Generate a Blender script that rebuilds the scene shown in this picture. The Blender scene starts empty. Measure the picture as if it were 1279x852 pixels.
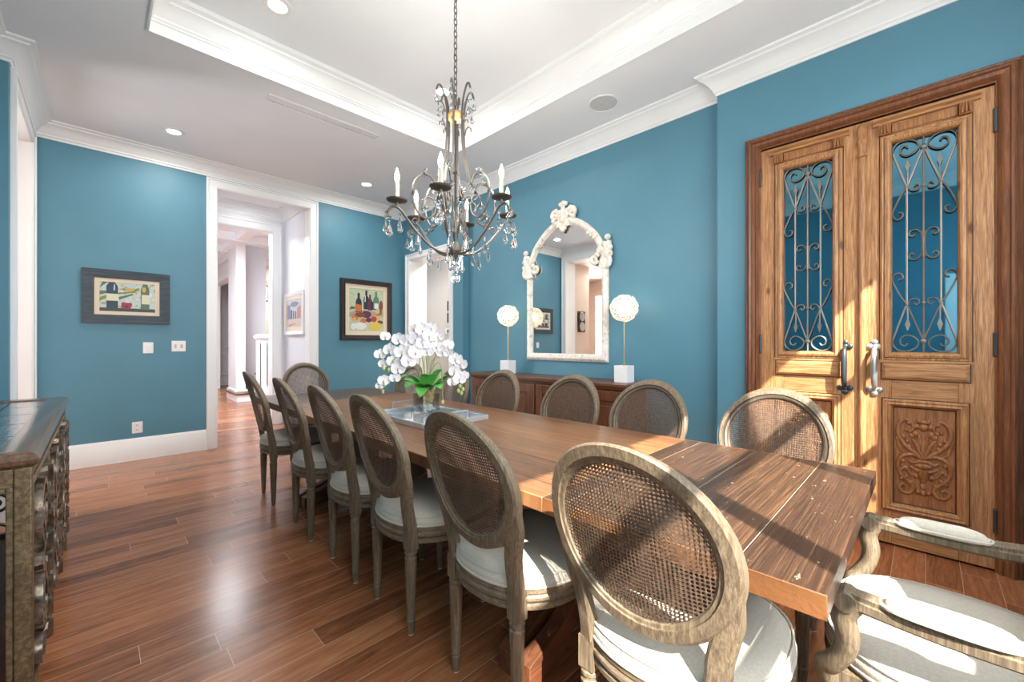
import bpy, bmesh, math, random
from math import sin, cos, pi, sqrt, atan2, radians
from mathutils import Vector, Matrix

random.seed(7)
scene = bpy.context.scene
COL = scene.collection

# ------------------------------------------------------------------ helpers
def lin(c):
    c = c / 255.0
    return c / 12.92 if c <= 0.04045 else ((c + 0.055) / 1.055) ** 2.4

def rgb(r, g, b):
    return (lin(r), lin(g), lin(b), 1.0)


class MB:
    """Collects geometry, then links it as ONE mesh object."""
    def __init__(self):
        self.v, self.f, self.m = [], [], []
        self.mi = 0

    def add(self, vs, fs, M=None):
        b = len(self.v)
        if M is not None:
            vs = [M @ Vector(p) for p in vs]
        self.v += [tuple(p) for p in vs]
        self.f += [tuple(b + i for i in f) for f in fs]
        self.m += [self.mi] * len(fs)
        return self

    def box(self, x0, y0, z0, x1, y1, z1, M=None):
        vs = [(x0, y0, z0), (x1, y0, z0), (x1, y1, z0), (x0, y1, z0),
              (x0, y0, z1), (x1, y0, z1), (x1, y1, z1), (x0, y1, z1)]
        fs = [(0, 3, 2, 1), (4, 5, 6, 7), (0, 1, 5, 4), (1, 2, 6, 5), (2, 3, 7, 6), (3, 0, 4, 7)]
        return self.add(vs, fs, M)

    def loft(self, rings, closed=True, cap0=True, cap1=True, loop=False, M=None):
        n = len(rings[0])
        vs = [p for r in rings for p in r]
        fs = []
        R = len(rings)
        for i in range(R if loop else R - 1):
            a, b = i * n, ((i + 1) % R) * n
            for j in range(n if closed else n - 1):
                k = (j + 1) % n
                fs.append((a + j, a + k, b + k, b + j))
        if not loop:
            if cap0:
                fs.append(tuple(reversed(range(n))))
            if cap1:
                fs.append(tuple((R - 1) * n + j for j in range(n)))
        return self.add(vs, fs, M)

    def tube(self, pts, r, seg=8, loop=False, M=None, flat=1.0, caps=True):
        """Tube along pts; r number or list; flat squashes the second axis."""
        P = [Vector(p) for p in pts]
        n = len(P)
        rr = r if isinstance(r, (list, tuple)) else [r] * n
        T = []
        for i in range(n):
            if loop:
                t = P[(i + 1) % n] - P[i - 1]
            else:
                t = P[min(i + 1, n - 1)] - P[max(i - 1, 0)]
            if t.length < 1e-9:
                t = Vector((0, 0, 1))
            T.append(t.normalized())
        u = T[0].orthogonal().normalized()
        for ref in (Vector((0, 1, 0)), Vector((0, 0, 1)), Vector((1, 0, 0))):
            q = ref - T[0] * ref.dot(T[0])
            if q.length > 0.35:
                u = q.normalized()
                break
        rings = []
        for i in range(n):
            u = u - T[i] * u.dot(T[i])
            u = u.normalized() if u.length > 1e-6 else T[i].orthogonal().normalized()
            w = T[i].cross(u)
            rings.append([P[i] + (u * cos(2 * pi * k / seg) * flat + w * sin(2 * pi * k / seg)) * rr[i] for k in range(seg)])
        return self.loft(rings, loop=loop, cap0=caps, cap1=caps, M=M)

    def lathe(self, prof, seg=20, M=None, cx=0.0, cy=0.0):
        rings = [[(cx + r * cos(2 * pi * k / seg), cy + r * sin(2 * pi * k / seg), z) for k in range(seg)] for r, z in prof]
        return self.loft(rings, M=M)

    def ball(self, c, rx, ry=None, rz=None, seg=10, rows=6, M=None):
        ry = rx if ry is None else ry
        rz = rx if rz is None else rz
        rings = []
        for i in range(rows + 1):
            a = -pi / 2 + pi * i / rows
            k = max(cos(a), 0.02)
            rings.append([(c[0] + rx * k * cos(2 * pi * j / seg), c[1] + ry * k * sin(2 * pi * j / seg), c[2] + rz * sin(a)) for j in range(seg)])
        return self.loft(rings, M=M)

    def prism(self, poly, y0, y1, M=None):
        """poly: (x, z) outline, extruded from y0 to y1."""
        n = len(poly)
        vs = [(x, y0, z) for x, z in poly] + [(x, y1, z) for x, z in poly]
        fs = [tuple(range(n)), tuple(reversed(range(n, 2 * n)))]
        for i in range(n):
            k = (i + 1) % n
            fs.append((i, i + n, k + n, k))
        return self.add(vs, fs, M)

    def torus(self, c, R, r, ax=(0, 0, 1), seg=20, sub=8, M=None):
        ax = Vector(ax).normalized()
        u = ax.orthogonal().normalized()
        w = ax.cross(u)
        c = Vector(c)
        return self.tube([c + (u * cos(2 * pi * i / seg) + w * sin(2 * pi * i / seg)) * R for i in range(seg)], r, seg=sub, loop=True, M=M)

    def build(self, name, mats, parent=None, bevel=0.0, smooth=True, angle=38, subsurf=0):
        me = bpy.data.meshes.new(name)
        me.from_pydata(self.v, [], self.f)
        if not isinstance(mats, (list, tuple)):
            mats = [mats]
        for m in mats:
            me.materials.append(m)
        if len(mats) > 1:
            me.polygons.foreach_set('material_index', self.m)
        bm = bmesh.new()
        bm.from_mesh(me)
        bmesh.ops.recalc_face_normals(bm, faces=bm.faces)
        bm.to_mesh(me)
        bm.free()
        if smooth:
            me.polygons.foreach_set('use_smooth', [True] * len(me.polygons))
            me.set_sharp_from_angle(angle=radians(angle))
        me.update()
        o = bpy.data.objects.new(name, me)
        COL.objects.link(o)
        if parent is not None:
            o.parent = parent
        if bevel:
            b = o.modifiers.new('edges', 'BEVEL')
            b.width = bevel
            b.segments = 2
            b.limit_method = 'ANGLE'
            b.angle_limit = radians(50)
        if subsurf:
            s = o.modifiers.new('round', 'SUBSURF')
            s.levels = s.render_levels = subsurf
        return o


def tag(o, label, cat, group=None, kind=None):
    o['label'] = label
    o['category'] = cat
    if group:
        o['group'] = group
    if kind:
        o['kind'] = kind
    return o


def thing(name, label, cat, loc=(0, 0, 0), rz=0.0, group=None, kind=None):
    o = bpy.data.objects.new(name, None)
    o.empty_display_size = 0.1
    COL.objects.link(o)
    o.location = loc
    o.rotation_euler = (0, 0, rz)
    return tag(o, label, cat, group, kind)


def copy_tree(o, parent=None):
    c = o.copy()
    COL.objects.link(c)
    if parent is not None:
        c.parent = parent
    for ch in list(o.children):
        copy_tree(ch, c)
    return c


def spiral(cx, cz, r0, r1, a0, a1, n=18, y=0.0):
    out = []
    for i in range(n + 1):
        t = i / n
        r = r0 + (r1 - r0) * t
        a = radians(a0 + (a1 - a0) * t)
        out.append((cx + r * cos(a), y, cz + r * sin(a)))
    return out


def smooth_path(pts, sub=6, loop=False):
    """Catmull-Rom through pts."""
    P = [Vector(p) for p in pts]
    n = len(P)
    out = []
    rng = range(n if loop else n - 1)
    for i in rng:
        if loop:
            p0, p1, p2, p3 = P[i - 1], P[i], P[(i + 1) % n], P[(i + 2) % n]
        else:
            p0, p1, p2, p3 = P[max(i - 1, 0)], P[i], P[i + 1], P[min(i + 2, n - 1)]
        for k in range(sub):
            t = k / sub
            out.append(0.5 * ((2 * p1) + (p2 - p0) * t + (2 * p0 - 5 * p1 + 4 * p2 - p3) * t * t + (3 * p1 - p0 - 3 * p2 + p3) * t ** 3))
    if not loop:
        out.append(P[-1])
    return out


def sweep_plan(path, prof, closed=False, side=1.0):
    """Sweep a profile (d, z) along a plan polyline; d is the distance to the side of the path. Returns rings for loft."""
    n = len(path)
    rings = []
    for i in range(n):
        p = Vector(path[i])
        if closed or 0 < i < n - 1:
            a = (p - Vector(path[i - 1])).normalized()
            b = (Vector(path[(i + 1) % n]) - p).normalized()
        elif i == 0:
            a = b = (Vector(path[1]) - p).normalized()
        else:
            a = b = (p - Vector(path[i - 1])).normalized()
        na, nb = Vector((a.y, -a.x)) * side, Vector((b.y, -b.x)) * side
        m = na + nb
        m = m / max(m.dot(na), 0.2)
        rings.append([(p.x + m.x * d, p.y + m.y * d, z) for d, z in prof])
    return rings


# ------------------------------------------------------------------ materials
class N:
    def __init__(self, name):
        self.mat = bpy.data.materials.new(name)
        self.mat.use_nodes = True
        self.t = self.mat.node_tree
        self.t.nodes.clear()
        self.out = self.t.nodes.new('ShaderNodeOutputMaterial')

    def node(self, typ, **kw):
        n = self.t.nodes.new(typ)
        for k, v in kw.items():
            setattr(n, k, v)
        return n

    def link(self, a, b):
        self.t.links.new(a, b)

    def put(self, sock, val):
        if hasattr(val, 'is_output'):
            self.link(val, sock)
        elif val is not None:
            sock.default_value = val

    def coord(self, kind='Object'):
        return self.node('ShaderNodeTexCoord').outputs[kind]

    def mapping(self, vec, scale=(1, 1, 1), loc=(0, 0, 0), rot=(0, 0, 0)):
        m = self.node('ShaderNodeMapping')
        m.inputs['Scale'].default_value = scale
        m.inputs['Location'].default_value = loc
        m.inputs['Rotation'].default_value = rot
        self.link(vec, m.inputs['Vector'])
        return m.outputs[0]

    def math(self, op, a, b=None, clamp=False):
        m = self.node('ShaderNodeMath', operation=op)
        m.use_clamp = clamp
        self.put(m.inputs[0], a)
        if b is not None:
            self.put(m.inputs[1], b)
        return m.outputs[0]

    def sep(self, vec):
        s = self.node('ShaderNodeSeparateXYZ')
        self.link(vec, s.inputs[0])
        return s.outputs

    def comb(self, x, y, z):
        s = self.node('ShaderNodeCombineXYZ')
        for i, q in enumerate((x, y, z)):
            self.put(s.inputs[i], q)
        return s.outputs[0]

    def noise(self, vec, scale=5, detail=4, rough=0.5, dist=0.0):
        n = self.node('ShaderNodeTexNoise')
        self.link(vec, n.inputs['Vector'])
        n.inputs['Scale'].default_value = scale
        n.inputs['Detail'].default_value = detail
        n.inputs['Roughness'].default_value = rough
        n.inputs['Distortion'].default_value = dist
        return n.outputs[0]

    def white(self, vec):
        n = self.node('ShaderNodeTexWhiteNoise', noise_dimensions='3D')
        self.link(vec, n.inputs['Vector'])
        return n.outputs[0]

    def ramp(self, fac, stops, interp='LINEAR'):
        r = self.node('ShaderNodeValToRGB')
        r.color_ramp.interpolation = interp
        e = r.color_ramp.elements
        while len(e) > 1:
            e.remove(e[-1])
        e[0].position, e[0].color = stops[0]
        for p, c in stops[1:]:
            q = e.new(p)
            q.color = c
        self.link(fac, r.inputs[0])
        return r.outputs[0]

    def mix(self, fac, a, b, blend='MIX'):
        m = self.node('ShaderNodeMix', data_type='RGBA', blend_type=blend)
        self.put(m.inputs[0], fac)
        self.put(m.inputs[6], a)
        self.put(m.inputs[7], b)
        return m.outputs[2]

    def bump(self, h, strength=0.2, dist=0.01):
        b = self.node('ShaderNodeBump')
        b.inputs['Strength'].default_value = strength
        b.inputs['Distance'].default_value = dist
        self.link(h, b.inputs['Height'])
        return b.outputs[0]

    def bsdf(self, color, rough=0.5, metal=0.0, normal=None, trans=0.0, ior=None, spec=None, coat=0.0, emit=None, emit_s=0.0, sheen=0.0, coat_rough=0.1):
        p = self.node('ShaderNodeBsdfPrincipled')
        self.put(p.inputs['Base Color'], color)
        self.put(p.inputs['Roughness'], rough)
        self.put(p.inputs['Metallic'], metal)
        if normal is not None:
            self.link(normal, p.inputs['Normal'])
        if trans:
            p.inputs['Transmission Weight'].default_value = trans
        if ior:
            p.inputs['IOR'].default_value = ior
        if spec is not None:
            p.inputs['Specular IOR Level'].default_value = spec
        if coat:
            p.inputs['Coat Weight'].default_value = coat
            p.inputs['Coat Roughness'].default_value = coat_rough
        if sheen:
            p.inputs['Sheen Weight'].default_value = sheen
        if emit is not None:
            p.inputs['Emission Color'].default_value = emit
            p.inputs['Emission Strength'].default_value = emit_s
        self.link(p.outputs[0], self.out.inputs[0])
        return p


def plain(name, col, rough=0.5, **kw):
    n = N(name)
    n.bsdf(col, rough, **kw)
    return n.mat


def painted(name, col, rough=0.55, var=0.06, bump=0.03, scale=60):
    n = N(name)
    c = n.coord()
    a = n.noise(c, 3.0, 3)
    d = tuple(q * (1 - var) for q in col[:3]) + (1,)
    l = tuple(min(1, q * (1 + var)) for q in col[:3]) + (1,)
    b = n.noise(c, scale, 2)
    n.bsdf(n.ramp(a, [(0.35, d), (0.65, l)]), rough, normal=n.bump(b, bump, 0.002))
    return n.mat


def wood(name, dark, mid, light, axis='x', scale=1.0, rough=0.45, bump=0.15, knots=False, coat=0.0, spec=None, stretch=14.0, wear=None):
    """Procedural grain running along the given object axis."""
    n = N(name)
    c = n.coord()
    s = {'x': (1, stretch, stretch), 'y': (stretch, 1, stretch), 'z': (stretch, stretch, 1)}[axis]
    m = n.mapping(c, scale=tuple(q * scale for q in s))
    g = n.noise(m, 2.2, 7, 0.62, 0.6)
    f = n.noise(m, 9.0, 3, 0.6)
    mixv = n.math('ADD', n.math('MULTIPLY', g, 0.7), n.math('MULTIPLY', f, 0.3))
    col = n.ramp(mixv, [(0.34, dark), (0.5, mid), (0.66, light)])
    big = n.noise(c, 2.3 * scale, 2)
    col = n.mix(n.math('MULTIPLY', big, 0.35), col, mid)
    if knots:
        v = n.node('ShaderNodeTexVoronoi')
        n.link(n.mapping(c, scale=tuple({'x': (.45, 1, 1), 'y': (1, .45, 1), 'z': (1, 1, .45)}[axis])), v.inputs['Vector'])
        v.inputs['Scale'].default_value = 7.0
        k = n.ramp(v.outputs['Distance'], [(0.07, (1, 1, 1, 1)), (0.13, (0, 0, 0, 1))])
        col = n.mix(n.math('MULTIPLY', k, 0.75), col, tuple(q * 0.35 for q in dark[:3]) + (1,))
    if wear is not None:
        w = n.noise(c, 16 * scale, 6, 0.7)
        col = n.mix(n.ramp(w, [(0.60, (0, 0, 0, 1)), (0.68, (1, 1, 1, 1))]), col, wear)
    n.bsdf(col, rough, normal=n.bump(mixv, bump, 0.004), coat=coat, spec=spec)
    return n.mat


def planks(name, along, width, length, dark, mid, light, seam, rough=0.3, bump=0.2, coat=0.0, seam_w=0.0012, vary=0.5, grain_scale=1.0, worn=None, tight=1.0, gx=1.6, gy=17.0, dist=0.9, wt=0.66):
    """Boards running along the x or y axis of the object, random lengths and tones."""
    n = N(name)
    c = n.coord()
    x, y, z = n.sep(c)
    if along == 'y':
        x, y = y, x
    row = n.math('FLOOR', n.math('DIVIDE', y, width))
    off = n.math('MULTIPLY', n.white(n.comb(row, 3.7, 1.1)), 7.0)
    xs = n.math('ADD', n.math('DIVIDE', x, length), off)
    idx = n.math('FLOOR', xs)
    rnd = n.white(n.comb(row, idx, 5.0))
    fy = n.math('SUBTRACT', n.math('DIVIDE', y, width), row)
    fx = n.math('SUBTRACT', xs, idx)
    ey = n.math('MULTIPLY', n.math('MINIMUM', fy, n.math('SUBTRACT', 1.0, fy)), width)
    ex = n.math('MULTIPLY', n.math('MINIMUM', fx, n.math('SUBTRACT', 1.0, fx)), length)
    edge = n.math('LESS_THAN', n.math('MINIMUM', ex, ey), seam_w)
    gv = n.comb(n.math('ADD', n.math('MULTIPLY', x, gx * grain_scale), n.math('MULTIPLY', rnd, 40.0)), n.math('MULTIPLY', y, gy * grain_scale), n.math('MULTIPLY', rnd, 9.0))
    g = n.noise(gv, 2.0, 7, 0.62, dist)
    fine = n.noise(gv, 11.0, 3, 0.6)
    t = n.math('ADD', n.math('MULTIPLY', g, 0.62), n.math('MULTIPLY', fine, 0.2))
    t = n.math('ADD', t, n.math('MULTIPLY', n.math('SUBTRACT', rnd, 0.5), vary * 0.5))
    t = n.math('ADD', t, 0.09)
    col = n.ramp(t, [(0.5 - 0.22 * tight, dark), (0.5, mid), (0.5 + 0.24 * tight, light)])
    if worn is not None:
        w = n.noise(n.mapping(c, scale=(1.0, 1.6, 1.0) if along == 'x' else (1.6, 1.0, 1.0)), 30, 5, 0.68)
        col = n.mix(n.ramp(w, [(wt, (0, 0, 0, 1)), (wt + .04, (1, 1, 1, 1))]), col, worn)
    col = n.mix(edge, col, seam)
    h = n.math('SUBTRACT', n.math('MULTIPLY', t, 0.6), edge)
    r = n.math('ADD', rough - 0.06, n.math('MULTIPLY', fine, 0.12))
    n.bsdf(col, r, normal=n.bump(h, bump, 0.0025), coat=coat)
    return n.mat


M = {}
M['teal'] = painted('teal_wall_paint', rgb(84, 135, 155), 0.5, 0.03, 0.03)
M['white'] = painted('white_trim_paint', rgb(238, 240, 241), 0.35, 0.01, 0.01)
M['ceil'] = painted('ceiling_paint', rgb(240, 243, 246), 0.8, 0.01, 0.02)
M['hallwall'] = painted('hall_wall_paint', rgb(226, 228, 235), 0.6, 0.01, 0.02)
M['beige'] = painted('beige_wall_paint', rgb(220, 205, 192), 0.6, 0.01, 0.02)
M['floor'] = planks('hardwood_boards', 'x', 0.135, 1.25, rgb(94, 54, 33), rgb(154, 96, 62), rgb(188, 130, 90), rgb(200, 156, 126), rough=0.24, bump=0.12, vary=0.42, seam_w=0.0013)  # pale seam tone paints a bevel highlight along the board joints
M['oak'] = wood('weathered_oak', rgb(66, 55, 43), rgb(107, 92, 73), rgb(148, 131, 106), 'z', 3.4, 0.55, 0.3, stretch=20.0)
M['oak_h'] = wood('weathered_oak_across', rgb(66, 55, 43), rgb(107, 92, 73), rgb(148, 131, 106), 'x', 3.4, 0.55, 0.3, stretch=20.0)
M['table'] = planks('table_boards', 'y', 0.222, 9.0, rgb(66, 42, 27), rgb(126, 84, 54), rgb(178, 126, 82), rgb(44, 28, 18), rough=0.33, bump=0.25, seam_w=0.0022, vary=0.25, grain_scale=1.0, gx=1.3, gy=90.0, dist=.4, worn=rgb(178, 138, 102), tight=.6)
M['table_x'] = planks('table_end_boards', 'x', 0.24, 9.0, rgb(34, 24, 19), rgb(66, 47, 36), rgb(126, 90, 58), rgb(176, 160, 140), rough=0.32, bump=0.4, seam_w=0.0008, vary=0.1, wt=.655, grain_scale=1.0, gx=1.6, gy=120.0, dist=.5, worn=rgb(166, 146, 122), tight=.85)
M['pine'] = wood('old_pine', rgb(100, 62, 36), rgb(168, 118, 74), rgb(208, 162, 112), 'z', 2.2, 0.48, 0.35, knots=True, stretch=20.0)
M['pine_h'] = wood('old_pine_across', rgb(100, 62, 36), rgb(168, 118, 74), rgb(208, 162, 112), 'x', 2.2, 0.48, 0.35, knots=True, stretch=20.0)
M['carve'] = wood('carved_pine', rgb(98, 58, 32), rgb(146, 94, 54), rgb(178, 126, 76), 'z', 2.5, 0.5, 0.2)
M['casing'] = wood('dark_door_casing', rgb(78, 46, 28), rgb(116, 70, 42), rgb(150, 98, 60), 'z', 2.0, 0.42, 0.2)
M['casing_h'] = wood('dark_door_casing_across', rgb(78, 46, 28), rgb(116, 70, 42), rgb(150, 98, 60), 'x', 2.0, 0.42, 0.2)
M['gap_shade'] = plain('dark_gap_shade', rgb(58, 34, 20), 0.6)  # painted shade of the moulding gaps, over blackish weathering in the crevices
M['end_grain'] = painted('orange_end_grain', rgb(124, 80, 46), 0.5, .35, .5, 90)
M['oak_dark'] = plain('oak_groove_shade', rgb(62, 52, 42), 0.6)  # groove shade painted onto the front of the chair back frames
M['walnut'] = wood('walnut', rgb(62, 36, 24), rgb(96, 58, 38), rgb(128, 82, 54), 'x', 1.6, 0.38, 0.15)
M['walnut_z'] = wood('walnut_upright', rgb(62, 36, 24), rgb(96, 58, 38), rgb(128, 82, 54), 'z', 1.6, 0.4, 0.15)


def linen(name, col, scale=420):
    n = N(name)
    c = n.coord()
    x, y, z = n.sep(c)
    a = n.math('SINE', n.math('MULTIPLY', x, scale * 6.28 / 2))
    b = n.math('SINE', n.math('MULTIPLY', y, scale * 6.28 / 2))
    h = n.math('ADD', n.math('MULTIPLY', a, 0.5), n.math('MULTIPLY', b, 0.5))
    f = n.noise(c, 160, 3)
    l = tuple(min(1, q * 1.06) for q in col[:3]) + (1,)
    d = tuple(q * 0.88 for q in col[:3]) + (1,)
    n.bsdf(n.ramp(f, [(0.3, d), (0.7, l)]), 0.9, normal=n.bump(h, 0.12, 0.001), sheen=0.2, spec=0.2)
    return n.mat


M['linen'] = linen('natural_linen', rgb(192, 184, 170))


def cane():
    n = N('woven_cane')
    c = n.coord()
    x, y, z = n.sep(c)
    p = 0.0098
    fx = n.math('SUBTRACT', n.math('FRACT', n.math('DIVIDE', n.math('ADD', x, 5.0), p)), 0.5)
    fz = n.math('SUBTRACT', n.math('FRACT', n.math('DIVIDE', z, p)), 0.5)
    d = n.math('SQRT', n.math('ADD', n.math('MULTIPLY', fx, fx), n.math('MULTIPLY', fz, fz)))
    hole = n.math('LESS_THAN', d, 0.385)
    f = n.noise(n.mapping(c, scale=(1, 1, 1)), 90, 3)
    col = n.ramp(f, [(0.3, rgb(72, 56, 44)), (0.7, rgb(114, 92, 74))])
    p_ = n.bsdf(col, 0.6, normal=n.bump(d, 0.5, 0.002))
    tr = n.node('ShaderNodeBsdfTransparent')
    mx = n.node('ShaderNodeMixShader')
    n.link(hole, mx.inputs[0])
    n.link(p_.outputs[0], mx.inputs[1])
    n.link(tr.outputs[0], mx.inputs[2])
    n.link(mx.outputs[0], n.out.inputs[0])
    return n.mat


M['cane'] = cane()
M['iron'] = painted('grey_wrought_iron', rgb(132, 128, 120), 0.42, 0.2, 0.2, 90)
M['iron'].node_tree.nodes['Principled BSDF'].inputs['Metallic'].default_value = 0.55
M['chand_iron'] = painted('aged_grey_iron', rgb(98, 92, 86), 0.45, 0.15, 0.1, 90)
M['chand_iron'].node_tree.nodes['Principled BSDF'].inputs['Metallic'].default_value = 0.4
M['dark_iron'] = plain('dark_iron', rgb(70, 76, 80), 0.4, metal=0.6)
M['pewter'] = plain('pewter', rgb(176, 178, 178), 0.35, metal=0.75)
M['brass'] = plain('brass', rgb(196, 168, 120), 0.3, metal=0.9)
M['mirror'] = plain('mirror_silver', rgb(236, 238, 238), 0.015, metal=1.0)
M['doorglass'] = plain('dark_reflective_glass', rgb(92, 140, 160), 0.03, metal=1.0)
def thin_glass():
    n = N('clear_glass')
    tr = n.node('ShaderNodeBsdfTransparent')
    tr.inputs[0].default_value = (.93, .96, .96, 1)
    gl = n.node('ShaderNodeBsdfGlossy')
    gl.inputs['Roughness'].default_value = .01
    fr = n.node('ShaderNodeFresnel')
    fr.inputs[0].default_value = 1.5
    mx = n.node('ShaderNodeMixShader')
    n.link(n.math('ADD', n.math('MULTIPLY', fr.outputs[0], .8), .03), mx.inputs[0])
    n.link(tr.outputs[0], mx.inputs[1])
    n.link(gl.outputs[0], mx.inputs[2])
    n.link(mx.outputs[0], n.out.inputs[0])
    return n.mat


M['glass'] = thin_glass()
M['crystal'] = plain('cut_crystal', (1, 1, 1, 1), 0.02, trans=1.0, ior=1.55)
M['acrylic'] = plain('silvered_acrylic', rgb(205, 212, 218), 0.12, metal=0.55)
M['marble'] = painted('white_marble', rgb(240, 240, 240), 0.35, 0.04, 0.0)
M['plastic'] = plain('white_plastic', rgb(238, 238, 238), 0.35)
M['dark'] = plain('dark_slot', rgb(40, 38, 36), 0.6)
M['petal'] = plain('white_petal', rgb(232, 229, 232), 0.6, sheen=0.2)
M['lip'] = plain('petal_lip', rgb(214, 186, 170), 0.6)
M['leaf'] = painted('orchid_leaf', rgb(92, 168, 76), 0.35, 0.2, 0.02, 20)
M['bud'] = plain('green_bud', rgb(186, 200, 120), 0.5)
M['stem'] = plain('green_stem', rgb(150, 160, 96), 0.5)
M['moss'] = painted('dry_moss', rgb(206, 180, 132), 0.9, 0.3, 0.8, 60)
M['pebble'] = plain('white_pebble', rgb(226, 224, 220), 0.5)
M['black_frame'] = wood('black_brown_frame', rgb(28, 20, 18), rgb(46, 34, 30), rgb(64, 48, 42), 'x', 2.0, 0.4, 0.1)
M['slate_frame'] = wood('charcoal_frame', rgb(40, 50, 60), rgb(58, 70, 80), rgb(78, 90, 98), 'x', 2.0, 0.6, 0.2)
M['mat_board'] = plain('cream_mat', rgb(222, 208, 186), 0.8)
M['distress'] = None


def distressed():
    n = N('distressed_white_paint')
    c = n.coord()
    f = n.noise(c, 22, 6, 0.7)
    g = n.noise(c, 70, 3, 0.6)
    col = n.ramp(f, [(0.33, rgb(176, 156, 136)), (0.40, rgb(222, 212, 198)), (0.56, rgb(240, 235, 226))])
    n.bsdf(col, 0.65, normal=n.bump(n.math('ADD', f, n.math('MULTIPLY', g, 0.4)), 0.35, 0.004))
    return n.mat


M['distress'] = distressed()


def bronze():
    n = N('antique_bronze_gilt')
    c = n.coord()
    f = n.noise(c, 70, 6, 0.72, 0.2)
    g = n.noise(c, 6, 3)
    t = n.math('ADD', n.math('MULTIPLY', f, 0.75), n.math('MULTIPLY', g, 0.25))
    col = n.ramp(t, [(0.30, rgb(58, 44, 30)), (0.48, rgb(100, 82, 58)), (0.62, rgb(134, 114, 84)), (0.74, rgb(112, 76, 50))])
    n.bsdf(col, 0.42, metal=0.35, normal=n.bump(f, 0.5, 0.004))
    return n.mat


M['bronze'] = bronze()


def silver_bronze():
    n = N('worn_silver_iron')
    c = n.coord()
    f = n.noise(c, 26, 4, 0.6)
    col = n.ramp(f, [(0.35, rgb(74, 58, 46)), (0.5, rgb(122, 110, 96)), (0.68, rgb(168, 160, 148))])
    n.bsdf(col, 0.26, metal=0.7, normal=n.bump(f, 0.12, 0.003))
    return n.mat


M['chest_iron'] = silver_bronze()


def slate():
    n = N('polished_slate_tile')
    c = n.coord()
    f = n.noise(n.mapping(c, scale=(2, 7, 1), rot=(0, 0, 0.6)), 4, 5, 0.6, 1.5)
    col = n.ramp(f, [(0.35, rgb(34, 42, 50)), (0.7, rgb(72, 84, 96))])
    n.bsdf(col, 0.12, normal=n.bump(f, 0.35, 0.006), spec=0.8, coat=0.6)
    return n.mat


M['slate'] = slate()


def glow(name, col, s, base=None):
    n = N(name)
    n.bsdf(base or col, 0.5, emit=col, emit_s=s)
    return n.mat


M['bulb'] = glow('lit_bulb', (1.0, 0.86, 0.62, 1), 14.0)
M['down'] = glow('lit_downlight', (1.0, 0.97, 0.92, 1), 9.0)
M['globe'] = glow('lit_glass_blossoms', (1.0, 0.87, 0.66, 1), 0.12, rgb(250, 244, 232))
M['candle'] = plain('candle_sleeve', rgb(206, 190, 164), 0.5)
M['spark'] = glow('lit_spark', (1.0, 0.80, 0.52, 1), 1.6)
# ------------------------------------------------------------------ the room
XL, XLB, XR, XRB = -0.57, -0.44, 3.57, 3.467      # side walls, and the face of their projecting ends
YN, YB = -0.85, 5.95                               # wall with the windows behind the camera, back wall
YL, YR0, YR1 = 4.51, 1.168, 4.40                   # where the projections start
ZC, ZT, ZW = 3.35, 3.58, 3.75                      # soffit, tray, top of the walls
TX0, TX1, TY0, TY1 = 0.229, 2.80, 0.30, 3.69       # tray opening


def struct(o, label, cat):
    return tag(o, label, cat, kind='structure')


b = MB()
b.box(-3.7, -1.0, -0.1, 7.0, 14.8, 0.0)
struct(b.build('floor', M['floor'], smooth=False), 'reddish brown hardwood board floor', 'floor')

b = MB()
b.box(-0.9, -1.0, ZC, TX0, 6.1, ZW).box(TX1, -1.0, ZC, 3.87, 6.1, ZW).box(TX0, -1.0, ZC, TX1, TY0, ZW).box(TX0, TY1, ZC, TX1, 6.1, ZW)
b.box(-0.9, -1.0, ZT, 3.87, 6.1, ZW + 0.1)
struct(b.build('ceiling', M['ceil'], smooth=False), 'pale grey ceiling with a raised tray', 'ceiling')

b = MB()
b.box(-0.95, -0.34, 0, XL, YL, ZW).box(-0.95, -1.0, 0, XL, -0.34, 0.12).box(-0.95, -1.0, 2.02, XL, -0.34, ZW).box(-0.95, YL, 0, XLB, 4.66, ZW).box(-0.77, 5.82, 0, XLB, 6.1, ZW).box(-0.77, 4.66, 3.10, XLB, 5.82, ZW)
struct(b.build('wall_left', M['teal'], smooth=False), 'teal side wall with a tall cased opening by the corner', 'wall')
b = MB()
b.box(XLB, YB, 0, 0.99, 6.1, ZW).box(2.05, YB, 0, 3.8, 6.1, ZW).box(0.99, YB, 3.09, 2.05, 6.1, ZW)
struct(b.build('wall_back', M['teal'], smooth=False), 'teal end wall with two framed paintings and a tall doorway', 'wall')
b = MB()
b.box(XR, YR0, 0, 3.87, YR1, ZW)
b.box(XRB, YR1, 0, 3.77, 4.69, ZW).box(XRB, 5.75, 0, 3.77, YB, ZW).box(XRB, 4.69, 2.55, 3.77, 5.75, ZW)
b.box(XRB, -1.0, 0, 3.87, -0.275, ZW).box(XRB, 0.87, 0, 3.87, YR0, ZW).box(XRB, -0.275, 2.665, 3.87, 0.87, ZW).box(3.6, -0.275, 0, 3.87, 0.87, 2.665)
struct(b.build('wall_right', M['teal'], smooth=False), 'teal side wall with a mirror niche and old pine doors', 'wall')

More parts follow.
